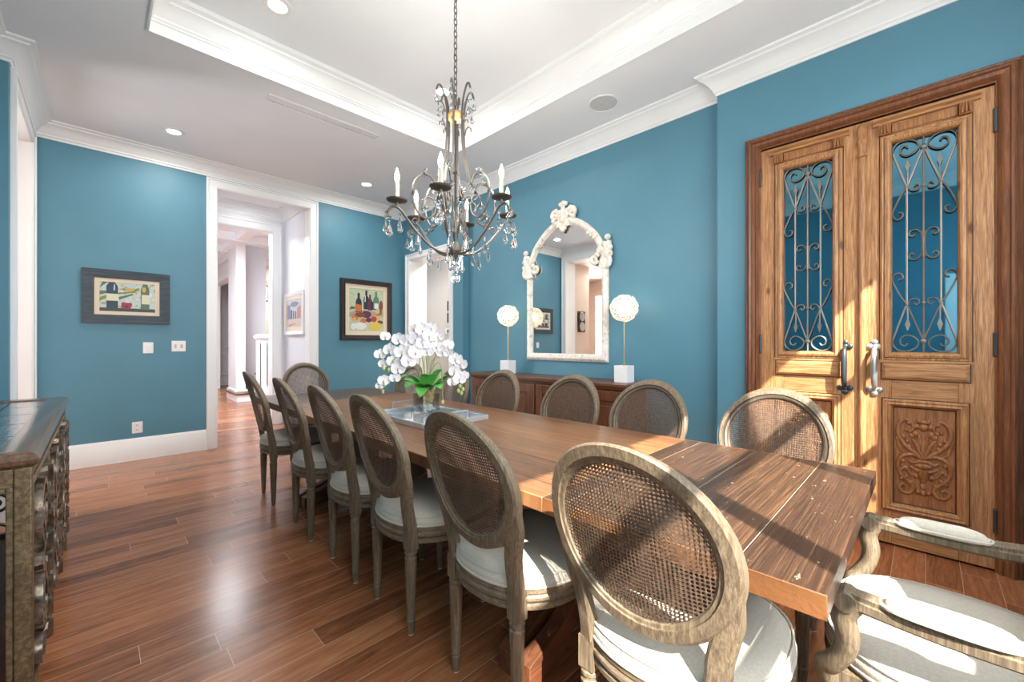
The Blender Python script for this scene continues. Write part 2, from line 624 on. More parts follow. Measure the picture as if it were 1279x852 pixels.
WX0, WX1, WZ0, WZ1 = -0.36, 2.74, 1.42, 3.06
b = MB()
b.box(-0.70, -1.0, 0, WX0, YN, ZW).box(WX1, -1.0, 0, 3.87, YN, ZW).box(WX0, -1.0, 0, WX1, YN, WZ0).box(WX0, -1.0, WZ1, WX1, YN, ZW)
struct(b.build('wall_near', M['teal'], smooth=False), 'teal wall with the tall windows', 'wall')
b = MB()
cols = [WX0, 0.42, 1.20, 1.98, WX1]
for i, x in enumerate(cols):
    w = 0.05 if i in (0, 4) else 0.03
    b.box(x - w, -0.97, WZ0, x + w, -0.90, WZ1)
for z, w in ((WZ0, .05), (1.90, .014), (2.44, .02), (WZ1, .05)):
    b.box(WX0, -0.965, z - w, WX1, -0.905, z + w)
struct(b.build('window_1', M['white'], bevel=0.004), 'tall white framed window behind the near end of the table', 'window')


b = MB()
for y0, y1, z0, z1 in ((-.85, -.79, .12, 2.02), (-.40, -.34, .12, 2.02), (-.79, -.40, .12, .20), (-.79, -.40, 1.94, 2.02), (-.79, -.40, 1.04, 1.10)):
    b.box(-.80, y0, z0, -.72, y1, z1)
b.box(XL - .002, -.34, 0, XL + .022, -.17, 2.11).box(XL - .002, -.84, 2.02, XL + .022, -.34, 2.11)
struct(b.build('window_2', M['white'], bevel=0.004), 'narrow white cased side window near the camera', 'window')


def crown_prof(ztop, flip=1):
    return [(0.0, ztop - .150), (.010, ztop - .150), (.014, ztop - .132), (.024, ztop - .126), (.026, ztop - .112), (.036, ztop - .100),
            (.052, ztop - .076), (.072, ztop - .054), (.092, ztop - .040), (.104, ztop - .034), (.106, ztop - .024), (.116, ztop - .018), (.130, ztop - .014), (.132, ztop), (0.0, ztop)]


b = MB()
loop = [(XL, YN), (XL, YL), (XLB, YL), (XLB, YB), (XRB, YB), (XRB, YR1), (XR, YR1), (XR, YR0), (XRB, YR0), (XRB, YN)]
b.loft(sweep_plan(loop, crown_prof(ZC), closed=True), loop=True)
struct(b.build('trim_1', M['white'], angle=20), 'white stepped crown moulding round the top of the walls', 'moulding')
b = MB()
loop = [(TX0, TY0), (TX0, TY1), (TX1, TY1), (TX1, TY0)]
pr = [(0, ZC - .012), (.012, ZC - .012), (.012, ZC + .062), (.022, ZC + .068), (.022, ZC + .078), (.032, ZC + .086), (.034, ZC + .098), (.044, ZC + .110), (.066, ZC + .142),
      (.092, ZC + .166), (.108, ZC + .174), (.110, ZC + .186), (.122, ZC + .194), (.136, ZC + .198), (.138, ZT), (0, ZT)]
b.loft(sweep_plan(loop, pr, closed=True), loop=True)
struct(b.build('trim_2', M['white'], angle=20), 'white crown moulding lining the raised ceiling tray', 'moulding')

BASE = [(0, 0), (.018, 0), (.018, .180), (.014, .190), (.014, .200), (.008, .222), (.004, .235), (0, .235)]


def baseboard(name, path, label):
    m = MB()
    m.loft(sweep_plan(path, BASE), cap0=True, cap1=True)
    return struct(m.build(name, M['white'], angle=25), label, 'baseboard')


baseboard('baseboard_back', [(XLB, YB), (0.897, YB)], 'tall white baseboard under the bottle still life and outlet')
baseboard('baseboard_corner', [(2.15, YB), (XRB, YB)], 'tall white baseboard under the square still life')
baseboard('baseboard_right', [(XRB, 4.60), (XRB, YR1), (XR, YR1), (XR, YR0), (XRB, YR0), (XRB, 0.97)], 'tall white baseboard behind the walnut sideboard')
baseboard('baseboard_left', [(XL, -.15), (XL, YL), (XLB, YL), (XLB, 4.57)], 'tall white baseboard behind the bronze cabinet')


def casing(name, origin, rz, x0, x1, z1, w, depth, label, jx=0.0):
    """Flat casing with an outer bead on the face of an opening, and the white lining of its reveal. Local x along the wall, -y to the room."""
    m = MB()
    T = Matrix.Translation(origin) @ Matrix.Rotation(rz, 4, 'Z')
    for a, c in ((x0 - w, x0 + .004), (x1 - .004, x1 + w)):
        m.box(a, -.022, 0, c, 0, z1 + w, T)
    m.box(x0, -.022, z1 - .004, x1, 0, z1 + w, T)
    m.box(x0 - w - .004, -.034, 0, x0 - w + .018, 0, z1 + w + .004, T)
    m.box(x1 + w - .018, -.034, 0, x1 + w + .004, 0, z1 + w + .004, T)
    m.box(x0 - w + .018, -.034, z1 + w - .018, x1 + w - .018, 0, z1 + w + .004, T)
    m.box(x0 - .001, -.012, 0, x0 + .014, depth, z1, T).box(x1 - .014, -.012, 0, x1 + .001, depth, z1, T).box(x0, -.012, z1 - .014, x1, depth, z1 + .001, T)
    return struct(m.build(name, M['white'], bevel=0.003), label, 'casing')


casing('trim_3', (0, YB, 0), 0, 0.99, 2.05, 3.09, 0.093, 0.16, 'tall white casing of the doorway to the hall')
casing('trim_4', (XRB, 0, 0), -pi / 2, -5.75, -4.69, 2.55, 0.075, 0.31, 'lower white casing of the opening between mirror wall and corner')
casing('trim_5', (XLB, 0, 0), pi / 2, 4.66, 5.82, 3.10, 0.095, 0.34, 'tall white casing at the edge beside the bronze cabinet')

# ---- passage and hall beyond the tall doorway
b = MB()
b.box(2.05, 6.1, 0, 2.2, 7.05, 3.6).box(0.84, 6.1, 0, 0.99, 7.05, 3.6)
b.box(-1.0, 7.05, 0, 1.10, 7.2, 3.6).box(1.889, 7.05, 0, 6.9, 7.2, 3.6).box(1.10, 7.05, 2.94, 1.889, 7.2, 3.6)
struct(b.build('wall_passage', M['hallwall'], smooth=False), 'pale lavender grey passage wall hung with a street scene', 'wall')
b = MB()
b.box(0.84, 6.1, 3.27, 2.2, 7.05, 3.4)
b.box(-1.0, 7.2, 3.50, 6.9, 14.8, 3.62)
for y in (8.6, 10.0, 11.4, 12.8):
    b.box(-1.0, y, 3.34, 6.9, y + .22, 3.50)
for x in (0.6, 2.0, 3.4):
    b.box(x, 7.2, 3.36, x + .2, 14.6, 3.50)
struct(b.build('ceiling_hall', M['ceil'], smooth=False), 'white coffered hall ceiling beyond the doorway', 'ceiling')
casing('trim_6', (0, 7.05, 0), 0, 1.10, 1.889, 2.94, 0.11, 0.16, 'white casing of the second doorway beyond the passage')
b = MB()
b.loft(sweep_plan([(0.99, 6.1), (0.99, 7.05), (2.05, 7.05), (2.05, 6.1)], crown_prof(3.27)), cap0=True, cap1=True)
struct(b.build('trim_7', M['white'], angle=20), 'white crown moulding inside the passage', 'moulding')
baseboard('baseboard_passage', [(2.05, 7.05), (2.05, 6.1)], 'white baseboard below the street scene in the passage')
b = MB()
b.box(-1.15, 7.2, 0, -1.0, 14.8, 3.6).box(6.9, 7.2, 0, 7.0, 14.8, 3.6).box(-1.0, 14.6, 0, 6.9, 14.8, 3.6)
b.box(2.30, 11.2, 0, 2.846, 11.35, 3.5)
struct(b.build('wall_hall', M['hallwall'], smooth=False), 'pale lavender hall wall behind the newel post', 'wall')
b = MB()
b.box(2.846, 13.0, 0, 6.9, 13.1, 3.5)
struct(b.build('wall_stair', M['beige'], smooth=False), 'warm beige stair wall behind the hanging lantern', 'wall')
# white pier, and the panelled opening that runs on from it
b = MB()
b.box(2.12, 10.6, 0, 2.30, 11.35, 3.5).box(2.09, 10.57, 0, 2.33, 11.38, .22)
b.box(2.2, 11.35, 2.82, 2.36, 14.6, 3.5).box(2.17, 11.35, 2.80, 2.4, 14.6, 2.86).box(2.13, 11.35, 3.2, 2.4, 14.6, 3.5)
b.box(2.2, 13.6, 0, 2.36, 14.6, 2.82)
struct(b.build('trim_8', M['white'], bevel=0.006), 'white pier and header along the hall beyond the doorway', 'trim')
b = MB()
b.box(1.6, 14.55, 0, 3.4, 14.6, .2)
for x0, x1, z0, z1 in ((1.75, 2.25, .3, .95), (1.75, 2.25, 1.1, 2.7), (2.4, 2.75, .3, .95), (2.4, 2.75, 1.1, 2.7)):
    for a in ((x0, z0, x1, z0 + .04), (x0, z1 - .04, x1, z1), (x0, z0, x0 + .04, z1), (x1 - .04, z0, x1, z1)):
        b.box(a[0], 14.56, a[1], a[2], 14.6, a[3])
struct(b.build('trim_9', M['white'], bevel=0.004), 'white panel moulding at the far end of the hall', 'moulding')

t = thing('staircase', 'white staircase with dark treads and square newel post beyond the tall doorway', 'stairs', (2.05, 10.15, 0))
for k in range(5):
    m = MB()
    m.box(.0 + .28 * k, -.1 + .12 * (k == 0), .18 * k, .28 * k + (2.2 - .28 * k), .95, .18 * (k + 1) - .03)
    m.build('riser', M['white'], t, bevel=.004)
    m = MB()
    m.box(-.03 + .28 * k, -.13 + .12 * (k == 0), .18 * (k + 1) - .03, .31 + .28 * k, .95, .18 * (k + 1))
    m.build('tread', M['walnut'], t, bevel=.006)
stairs = t
t = bpy.data.objects.new('newel_post', None)
COL.objects.link(t)
t.parent = stairs
t.location = (.43, -.15, 0)
m = MB()
m.box(-.1, -.1, 0, .1, .1, 1.32)
m.build('shaft', M['white'], t, bevel=.004)
m = MB()
m.box(-.125, -.125, 1.32, .125, .125, 1.35).box(-.14, -.14, 1.35, .14, .14, 1.40).box(-.11, -.11, 1.40, .11, .11, 1.425)
m.build('cap', M['white'], t, bevel=.008)
m = MB()
m.box(-.12, -.12, 0, .12, .12, .22)
m.build('plinth', M['white'], t, bevel=.006)
m = MB()
for s in (-1, 1):
    m.box(-.07, -.103, .34, -.055, -.098, 1.24).box(.055, -.103, .34, .07, -.098, 1.24)
m.box(-.07, -.103, .34, .07, -.098, .355).box(-.07, -.103, 1.225, .07, -.098, 1.24)
m.build('panel_moulding', M['white'], t)
m = MB()
m.tube(smooth_path([(2.56, 10.06, 1.20), (2.75, 10.06, 1.30), (3.1, 10.06, 1.52), (3.9, 10.06, 2.03)]), .032, 10)
for k in range(7):
    x = 2.72 + .17 * k
    m.tube([(x, 10.06, .36 + .11 * k), (x, 10.06, 1.26 + .105 * k)], .011, 6)
rail = m.build('handrail', M['walnut'], stairs)
rail.location = (-2.05, -10.15, 0)

t = thing('hanging_lantern', 'small dark metal lantern hanging in the stairwell', 'lantern', (2.93, 11.8, 2.3))
m = MB()
m.tube([(0, 0, .62), (0, 0, 1.2)], .008, 6)
m.build('rod', M['dark'], t)
m = MB()
for a in range(4):
    c, s = cos(a * pi / 2 + pi / 4), sin(a * pi / 2 + pi / 4)
    m.tube([(c * .12, s * .12, 0), (c * .12, s * .12, .38), (c * .07, s * .07, .52), (0, 0, .62)], .007, 6)
for z in (0, .38):
    m.torus((0, 0, z), .12, .008, seg=16, sub=6)
m.build('frame', M['dark'], t)
for a in range(3):
    m = MB()
    m.ball((.05 * cos(a * 2.1), .05 * sin(a * 2.1), .14), .022, .022, .04, 8, 6)
    m.build('bulb', M['bulb'], t)

# ---- room seen through the lower opening
b = MB()
b.box(4.6, 3.9, 0, 4.75, 7.05, 2.9).box(3.77, 3.75, 0, 4.6, 3.9, 2.9).box(3.77, 3.75, 2.9, 4.75, 7.05, 3.0)
struct(b.build('wall_side_room', M['beige'], smooth=False), 'warm beige wall seen through the lower opening', 'wall')
for z, lab in ((1.93, 'upper of two small black frames through the lower opening'), (1.71, 'lower of two small black frames through the lower opening')):
    t = thing('small_picture', lab, 'picture', (4.6, 6.18, z), -pi / 2, 'two small black frames in the side room')
    m = MB()
    for a in ((-.1, -.09, .1, -.06), (-.1, .06, .1, .09), (-.1, -.06, -.07, .06), (.07, -.06, .1, .06)):
        m.box(a[0], -.02, a[1], a[2], 0, a[3])
    m.build('frame', M['dark'], t)
    m = MB()
    m.box(-.07, -.008, -.06, .07, 0, .06)
    m.build('print', M['slate_frame'], t)
t = thing('thermostat', 'small white wall thermostat with dark green screen', 'thermostat', (4.6, 6.25, 1.46), -pi / 2)
m = MB()
m.box(-.09, -.025, -.05, .09, 0, .05)
m.build('body', M['plastic'], t, bevel=.006)
m = MB()
m.box(-.02, -.028, -.03, .06, -.02, .03)
m.build('screen', plain('green_screen', rgb(46, 74, 60), 0.3), t)

# ---- kitchen side, seen only in the mirror
b = MB()
b.box(-1.42, 5.86, 0, -.77, 6.0, 3.1)
b.box(-3.7, 3.7, 0, -3.6, 8.0, 3.1).box(-3.6, 3.7, 0, -.95, 3.85, 3.1).box(-3.6, 7.9, 0, -.6, 8.0, 3.1).box(-.7, 6.1, 0, -.6, 7.9, 3.1)
b.box(-3.7, 3.7, 3.1, -.77, 8.0, 3.2)
struct(b.build('wall_kitchen', M['beige'], smooth=False), 'cream kitchen wall that shows only in the mirror', 'wall')
t = thing('plate_plaque', 'dark carved plaque with two round plates reflected in the mirror', 'wall ornament', (-1.09, 5.86, 1.5))
m = MB()
m.box(-.15, -.02, 0, .15, 0, .5)
m.build('board', M['black_frame'], t, bevel=.006)
for z in (.13, .37):
    m = MB()
    R = Matrix.Translation((0, -.02, z)) @ Matrix.Rotation(pi / 2, 4, 'X')
    m.lathe([(.02, 0), (.09, .005), (.11, .02), (.105, .026), (.07, .012), (.02, .01)], 20, R)
    m.build('plate', M['pewter'], t)
t = thing('kitchen_cabinet', 'cream kitchen cabinet with open shelves reflected in the mirror', 'cabinet', (-2.1, 7.55, 0))
m = MB()
m.box(-.75, -.32, 0, .75, .3, .9).box(-.75, -.05, .95, -.7, .3, 2.6).box(.7, -.05, .95, .75, .3, 2.6).box(-.75, .27, .95, .75, .3, 2.6)
m.build('body', plain('cream_cabinet', rgb(214, 178, 128), .5), t, bevel=.004)
m = MB()
m.box(-.77, -.35, .9, .77, .3, .95)
m.build('worktop', M['dark'], t, bevel=.004)
for z in (1.45, 1.95, 2.55):
    m = MB()
    m.box(-.7, -.05, z, .7, .27, z + .03)
    m.build('shelf', plain('honey_shelf', rgb(190, 142, 88), .5) if z == 1.45 else bpy.data.materials['honey_shelf'], t)

# ---- things on the ceiling
dl_labels = ['recessed round downlight near the bottle still life corner', 'recessed round downlight in the tray directly over the camera side',
             'recessed round downlight at the far end by the square still life', 'recessed round downlight in the tray behind the chandelier chain']
for (x, y, z), lab in zip(((.532, 5.29, ZC), (.879, 3.17, ZT), (2.516, 5.24, ZC), (2.26, 3.17, ZT)), dl_labels):
    t = thing('downlight', lab, 'ceiling light', (x, y, z), 0, 'recessed downlights')
    m = MB()
    m.lathe([(.058, .01), (.058, -.006), (.075, -.010), (.092, -.006), (.092, .001), (.07, .01)], 28)
    m.build('trim_ring', M['plastic'], t)
    m = MB()
    m.lathe([(.001, -.0045), (.058, -.0045), (.058, .004), (.001, .004)], 28)
    m.build('lens', M['down'], t)
t = thing('air_vent', 'long white slot air vent in the ceiling beside the tray', 'vent', (1.515, 3.968, ZC))
m = MB()
m.box(-.50, -.062, -.010, .50, -.050, .0).box(-.50, .050, -.010, .50, .062, 0).box(-.5, -.050, -.010, -.488, .050, 0).box(.488, -.050, -.010, .5, .050, 0)
m.build('frame', M['plastic'], t, bevel=.002)
m = MB()
for k in range(3):
    y = -.026 + .026 * k
    m.box(-.486, y - .011, -.006, .486, y + .011, .002)
m.build('slat', M['plastic'], t)
m = MB()
m.box(-.488, -.050, -.001, .488, .050, .001)
m.build('backing', plain('vent_grey', rgb(110, 110, 110), .8), t)
t = thing('ceiling_speaker', 'round flush grey speaker grille in the ceiling near the mirror', 'speaker', (3.135, 2.0, ZC))
m = MB()
m.lathe([(.118, .0), (.118, -.006), (.124, -.009), (.132, -.006), (.132, .0)], 36)
m.build('rim', M['plastic'], t)
m = MB()
m.lathe([(.001, -.005), (.118, -.004), (.118, 0), (.001, 0)], 36)


def perforated():
    n = N('perforated_grille')
    v = n.node('ShaderNodeTexVoronoi')
    n.link(n.coord(), v.inputs['Vector'])
    v.inputs['Scale'].default_value = 160
    n.bsdf(n.ramp(v.outputs['Distance'], [(.25, rgb(170, 170, 170)), (.4, rgb(214, 214, 214))]), .6)
    return n.mat


m.build('grille', perforated(), t)

# ---- plates on the end wall
def cover(label, x, z, w, kind):
    t = thing('light_switch' if kind != 'outlet' else 'power_outlet', label, 'switch' if kind != 'outlet' else 'outlet', (x, YB, z))
    m = MB()
    m.box(-w / 2, -.007, -.06, w / 2, 0, .06)
    m.build('cover_plate', M['plastic'], t, bevel=.003)
    if kind == 'outlet':
        for dz in (-.024, .024):
            m = MB()
            m.box(-.018, -.010, dz - .016, .018, -.006, dz + .016)
            s = m.build('socket', M['plastic'], t, bevel=.004)
            m = MB()
            m.box(-.008, -.0108, dz - .004, -.005, -.0095, dz + .008).box(.005, -.0108, dz - .004, .008, -.0095, dz + .008).box(-.002, -.0108, dz - .012, .002, -.0095, dz - .008)
            m.build('slot', M['dark'], s)
    else:
        n = 1 if w < .1 else 2
        for k in range(n):
            cx = 0 if n == 1 else (-.028 + .056 * k)
            m = MB()
            if n == 1:
                m.box(cx - .018, -.011, -.035, cx + .018, -.006, .035)
            else:
                m.box(cx - .006, -.016, -.004, cx + .006, -.006, .016).box(cx - .010, -.009, -.022, cx + .010, -.006, .022)
            m.build('toggle', plain('warm_toggle', rgb(224, 190, 182), .4) if n == 2 and k == 0 else (bpy.data.materials['warm_toggle'] if n == 2 else M['plastic']), t, bevel=.002)


cover('single white rocker switch plate below the bottle still life', .383, 1.194, .085, 'switch')
cover('double white toggle switch plate near the doorway casing', .641, 1.210, .125, 'switch')
cover('white power outlet low on the wall above the baseboard', .296, .345, .085, 'outlet')
# ------------------------------------------------------------------ dining chairs
def seat_outline(off=0.0, n=48, rx=.258, rf=.262, rb=.250):
    """Rounded, slightly squarer in front; +y is the front."""
    out = []
    for i in range(n):
        a = 2 * pi * i / n
        c, s = cos(a), sin(a)
        e = 2.0 / (2.7 if s > 0 else 2.15)
        ry = rf if s > 0 else rb
        x = (rx + off) * (abs(c) ** e) * (1 if c >= 0 else -1)
        y = (ry + off) * (abs(s) ** e) * (1 if s >= 0 else -1)
        out.append((x, y))
    return out


def back_y(z):
    t = max(z - .45, 0)
    return -.197 - .20 * t - .07 * t * t


def back_pt(a, z, n):
    """Point on the leaning, slightly wrapped back; n is towards the sitter."""
    return (a, back_y(z) + .03 * ((a / .24) ** 2 - .49) + n, z - n * .24)


LEG = [(.0125, 0), (.014, .012), (.0165, .045), (.0185, .058), (.0155, .064), (.0185, .070), (.0175, .078), (.0255, .318), (.0265, .326), (.0215, .331), (.0215, .338), (.0265, .343), (.0265, .352), (.020, .357), (.020, .364)]


def add_leg(parent, x, y, mat):
    m = MB()
    m.lathe([(r, z + .004) for r, z in LEG], 18, cx=x, cy=y)
    m.box(x - .0235, y - .0235, .364, x + .0235, y + .0235, .45)
    o = m.build('leg', mat, parent, angle=30)
    g = MB()
    g.lathe([(.011, 0), (.0125, .002), (.0125, .006), (.011, .007)], 14, cx=x, cy=y)
    g.build('glide', M['plastic'], o)
    return o


def oval(A, B, n=64, cz=.79):
    return [(A * cos(2 * pi * i / n), cz + B * sin(2 * pi * i / n)) for i in range(n)]


def add_seat(t, mat_w, mat_f, scale=(1, 1), dy=0.0):
    sx, sy = scale
    def ring(off, z):
        return [(x * sx, y * sy + dy, z) for x, y in seat_outline(off)]
    m = MB()
    m.loft([ring(-.035, .388), ring(-.006, .386), ring(.0, .391), ring(.0, .404), ring(-.007, .409), ring(-.001, .414), ring(.004, .422), ring(.004, .430), ring(-.003, .437), ring(.0, .443), ring(.0, .456), ring(-.03, .458)])
    m.build('seat_frame', mat_w, t, angle=25)
    m = MB()
    m.loft([ring(-.012, .452), ring(-.002, .460), ring(.001, .474), ring(-.001, .486), ring(-.012, .500), ring(-.04, .513), ring(-.085, .523), ring(-.14, .529), ring(-.2, .531)])
    c = m.build('seat_cushion', mat_f, t, angle=60)
    m = MB()
    m.tube(ring(.0, .462), .0048, 6, loop=True)
    m.tube(ring(-.004, .497), .0032, 6, loop=True)
    m.build('piping', mat_f, c)


def add_back(t, mat_w, cz=.79, A=.238, B=.236, w=.050, posts=True):
    m = MB()
    sec = [(0, -.006), (.006, -.013), (.014, -.015), (.017, -.020), (.043, -.020), (w, -.013), (w, .012), (.043, .020), (.030, .022), (.024, .018), (.018, .020), (.010, .016), (.004, .012), (0, .006)]
    rings = []
    n = 72
    for i in range(n):
        a = 2 * pi * i / n
        rings.append([back_pt((A - w + r) * cos(a), cz + (B - w + r) * sin(a), q) for r, q in sec])
    m.loft(rings, loop=True)
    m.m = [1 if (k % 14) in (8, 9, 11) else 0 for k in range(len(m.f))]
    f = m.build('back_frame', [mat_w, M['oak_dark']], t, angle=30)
    m = MB()
    for q in (-.008, .008):
        rr = []
        for k in range(7):
            s = max(k / 6.0, .02)
            rr.append([back_pt((A - w + .003) * s * cos(2 * pi * i / 48), cz + (B - w + .003) * s * sin(2 * pi * i / 48), q + (.006 if q > 0 else -.006) * (1 - s * s)) for i in range(48)])
        m.loft(rr, cap0=True, cap1=False)
    m.build('cane_panel', M['cane'], f, angle=80)
    if posts:
        for s in (-1, 1):
            m = MB()
            rings = []
            for x, z, wd, th in ((.168, .440, .046, .046), (.168, .47, .046, .045), (.169, .52, .047, .040), (.175, .57, .050, .036), (.188, .62, .052, .034), (.203, .67, .048, .034), (.209, .72, .040, .034), (.217, .77, .028, .032), (.222, .81, .016, .030)):
                r = []
                for da, dn in ((-1, -.7), (-.7, -1), (.7, -1), (1, -.7), (1, .7), (.7, 1), (-.7, 1), (-1, .7)):
                    r.append(back_pt(s * (x + da * wd / 2), z, dn * th / 2))
                rings.append(r)
            m.loft(rings)
            m.build('back_post', mat_w, t, angle=30)


def make_chair():
    t = thing('dining_chair', '', 'chair')
    for x, y in ((-.168, -.197), (.168, -.197), (-.195, .175), (.195, .175)):
        add_leg(t, x, y, M['oak'])
    add_seat(t, M['oak_h'], M['linen'])
    add_back(t, M['oak'])
    return t


CHAIRS = 'round cane back dining chairs'
proto = make_chair()
used = [False]


def place_chair(x, y, rz, label, yaw=0.0):
    if not used[0]:
        o = proto
        used[0] = True
    else:
        o = copy_tree(proto)
    o.location = (x, y, 0)
    o.rotation_euler = (0, 0, rz + radians(yaw))
    o['label'] = label
    o['group'] = CHAIRS
    return o


XLC = 1.155
for y, yaw, lab in ((.485, 0, 'cane back dining chair nearest the armchair, sun falling through its back and across its seat'),
                    (1.09, -2, 'cane back dining chair on the open floor side, second from the armchair end'),
                    (1.72, -3, 'cane back dining chair on the open floor side, third from the armchair end'),
                    (2.26, -3, 'cane back dining chair on the open floor side, third from the tall doorway end'),
                    (2.90, -3, 'cane back dining chair on the open floor side, second from the tall doorway end'),
                    (3.69, -3, 'cane back dining chair on the open floor side closest to the tall doorway')):
    place_chair(XLC, y, -pi / 2, lab, yaw)
XRC = 2.00
for y, yaw, lab in ((.515, 0, 'cane back dining chair standing in front of the old pine double doors'),
                    (1.155, 0, 'cane back dining chair before the bare blue wall between sideboard and pine doors'),
                    (1.72, 0, 'cane back dining chair in front of the sideboard, middle one below the mirror'),
                    (2.435, 0, 'cane back dining chair in front of the sideboard, below the smaller looking lamp'),
                    (3.05, 0, 'cane back dining chair half hidden by the drooping orchid spray'),
                    (3.79, 0, 'cane back dining chair mostly hidden behind the orchid leaves')):
    place_chair(XRC, y, pi / 2, lab, yaw)
place_chair(1.60, 4.50, pi, 'cane back dining chair at the far table head before the tall doorway')

# ---- the upholstered armchair at the near head
t = thing('armchair', 'weathered oak armchair with padded linen arms and broad linen seat at the near table head', 'armchair', (1.535, -.02, 0))
for x, y in ((-.20, -.27), (.20, -.27), (-.235, .150), (.235, .150)):
    add_leg(t, x, y, M['oak'])
add_seat(t, M['oak_h'], M['linen'], (1.12, 1.06), -.055)
m = MB()
sec = [(0, -.012), (.012, -.02), (.048, -.02), (.055, -.01), (.055, .012), (.045, .022), (.012, .018), (0, .010)]
n, A, B, cz = 64, .30, .27, .84


def abk(a, z, q):
    return (a, back_y(z) - .065 + .03 * ((a / .24) ** 2 - .49) + q, z)


m.loft([[abk((A - .055 + r) * cos(2 * pi * i / n), cz + (B - .055 + r) * sin(2 * pi * i / n), q) for r, q in sec] for i in range(n)], loop=True)
f = m.build('back_frame', M['oak'], t, angle=30)
m = MB()
m.loft([[abk((A - .053) * s * cos(2 * pi * i / 40), cz + (B - .053) * s * sin(2 * pi * i / 40), q) for i in range(40)] for s, q in ((.98, -.012), (1, 0), (.9, .02), (.6, .035), (.05, .042))])
m.build('back_pad', M['linen'], f, angle=60)
for s in (-1, 1):
    m = MB()
    m.tube([abk(s * .20, .44, 0), abk(s * .205, .56, 0), abk(s * .235, .68, 0), abk(s * .265, .80, 0)], [.026, .026, .025, .018], 10)
    m.build('back_post', M['oak'], t)
    # arm: flat moulded rail from the back post to the scrolled front
    m = MB()
    path = smooth_path([(s * .264, -.325, .725), (s * .286, -.26, .684), (s * .297, -.16, .656), (s * .298, -.02, .650), (s * .296, .09, .653), (s * .294, .155, .656)], 5)
    rings = []
    for i, p in enumerate(path):
        k = i / (len(path) - 1)
        hw = .021 + .008 * sin(pi * min(1, k * 1.1))
        hh = .021
        rings.append([(p.x + a * hw, p.y, p.z + c * hh) for a, c in ((-.6, -1), (.6, -1), (1, -.6), (1, .2), (.82, .35), (.82, .8), (.6, 1), (-.6, 1), (-.82, .8), (-.82, .35), (-1, .2), (-1, -.6))])
    m.loft(rings)
    m.tube([(s * .294 - .03, .152, .652), (s * .294 + .03, .152, .652)], .022, 14)
    arm = m.build('arm', M['oak'], t, angle=30)
    m = MB()
    rings = []
    for i in range(15):
        k = i / 14
        y = -.115 + .205 * k
        q = sqrt(max(1 - (2 * k - 1) ** 4, .02))
        zz = .650 + .018
        rings.append([(s * .297 + .033 * q * cos(2 * pi * j / 16), y, zz + (.028 if sin(2 * pi * j / 16) > 0 else .012) * q * sin(2 * pi * j / 16)) for j in range(16)])
    m.loft(rings)
    pad = m.build('arm_pad', M['linen'], arm, angle=70)
    m = MB()
    m.tube([(s * .297 + .0345 * (abs(cos(2 * pi * j / 40)) ** .75) * (1 if cos(2 * pi * j / 40) > 0 else -1), -.0125 + .106 * (abs(sin(2 * pi * j / 40)) ** .75) * (1 if sin(2 * pi * j / 40) > 0 else -1),
             .670) for j in range(40)], .005, 6, loop=True)
    m.build('piping', M['linen'], pad)
    # S-curved support down to the front of the seat rail
    m = MB()
    path = smooth_path([(s * .294, .140, .650), (s * .292, .158, .610), (s * .288, .150, .560), (s * .280, .158, .515), (s * .268, .180, .475), (s * .254, .195, .452), (s * .240, .190, .418)], 5)
    m.tube(path, [.022 + .006 * abs(2 * i / (len(path) - 1) - 1) for i in range(len(path))], 10)
    m.build('arm_support', M['oak'], t)

# ------------------------------------------------------------------ dining table
TBX0, TBX1, TBY0, TBY1, TH = .995, 2.105, .135, 4.31, .76
t = thing('dining_table', 'long rustic plank dining table with dark cross boards at its near end', 'table', ((TBX0 + TBX1) / 2, (TBY0 + TBY1) / 2, 0))
hx, hy = (TBX1 - TBX0) / 2, (TBY1 - TBY0) / 2
m = MB()
m.box(-hx, -hy + .725, TH - .05, hx, hy - .725, TH)
m.build('tabletop', M['table'], t, bevel=.004)
for s in (-1, 1):
    m = MB()
    for k in range(3):
        a = hy - .725 + .2417 * k
        y0, y1 = sorted((s * (a + .0012), s * (a + .2417)))
        m.mi = 0
        m.box(-hx + .004, y0, TH - .05, hx - .004, y1, TH)
        m.mi = 1
        for q in (-1, 1):
            xa, xb = sorted((q * hx, q * (hx - .004)))
            m.box(xa, y0, TH - .05, xb, y1, TH)
    m.build('end_leaf', [M['table_x'], M['end_grain']], t, bevel=.001)
m = MB()
m.box(-hx + .14, -hy + .35, TH - .12, hx - .14, -hy + .40, TH - .05).box(-hx + .14, hy - .40, TH - .12, hx - .14, hy - .35, TH - .05)
m.box(-hx + .14, -hy + .4, TH - .12, -hx + .18, hy - .4, TH - .05).box(hx - .18, -hy + .4, TH - .12, hx - .14, hy - .4, TH - .05)
m.build('apron', M['walnut'], t, bevel=.004)
for yc in (-1.14, 1.14):
    m = MB()
    m.box(-.10, yc - .09, .14, .10, yc + .09, TH - .05)
    m.build('pedestal', M['walnut_z'], t, bevel=.012)
    for s in (-1, 1):
        for q in (-1, 1):
            m = MB()
            rings = []
            for p, hw, hh in zip(smooth_path([(.05, 0, .58), (.07, 0, .42), (.13, 0, .24), (.26, 0, .10), (.42, 0, .045), (.46, 0, .03)], 4), [.05] * 21, [.055] * 21):
                rings.append([(s * p.x, yc + q * .05 + a * .033, max(p.z + c * hh, 0.001)) for a, c in ((-1, -1), (1, -1), (1, 1), (-1, 1))])
            m.loft(rings)
            m.build('leg', M['walnut'], t, bevel=.006)
m = MB()
m.box(-.05, -1.03, .20, .05, 1.03, .30)
m.build('stretcher', M['walnut'], t, bevel=.006)

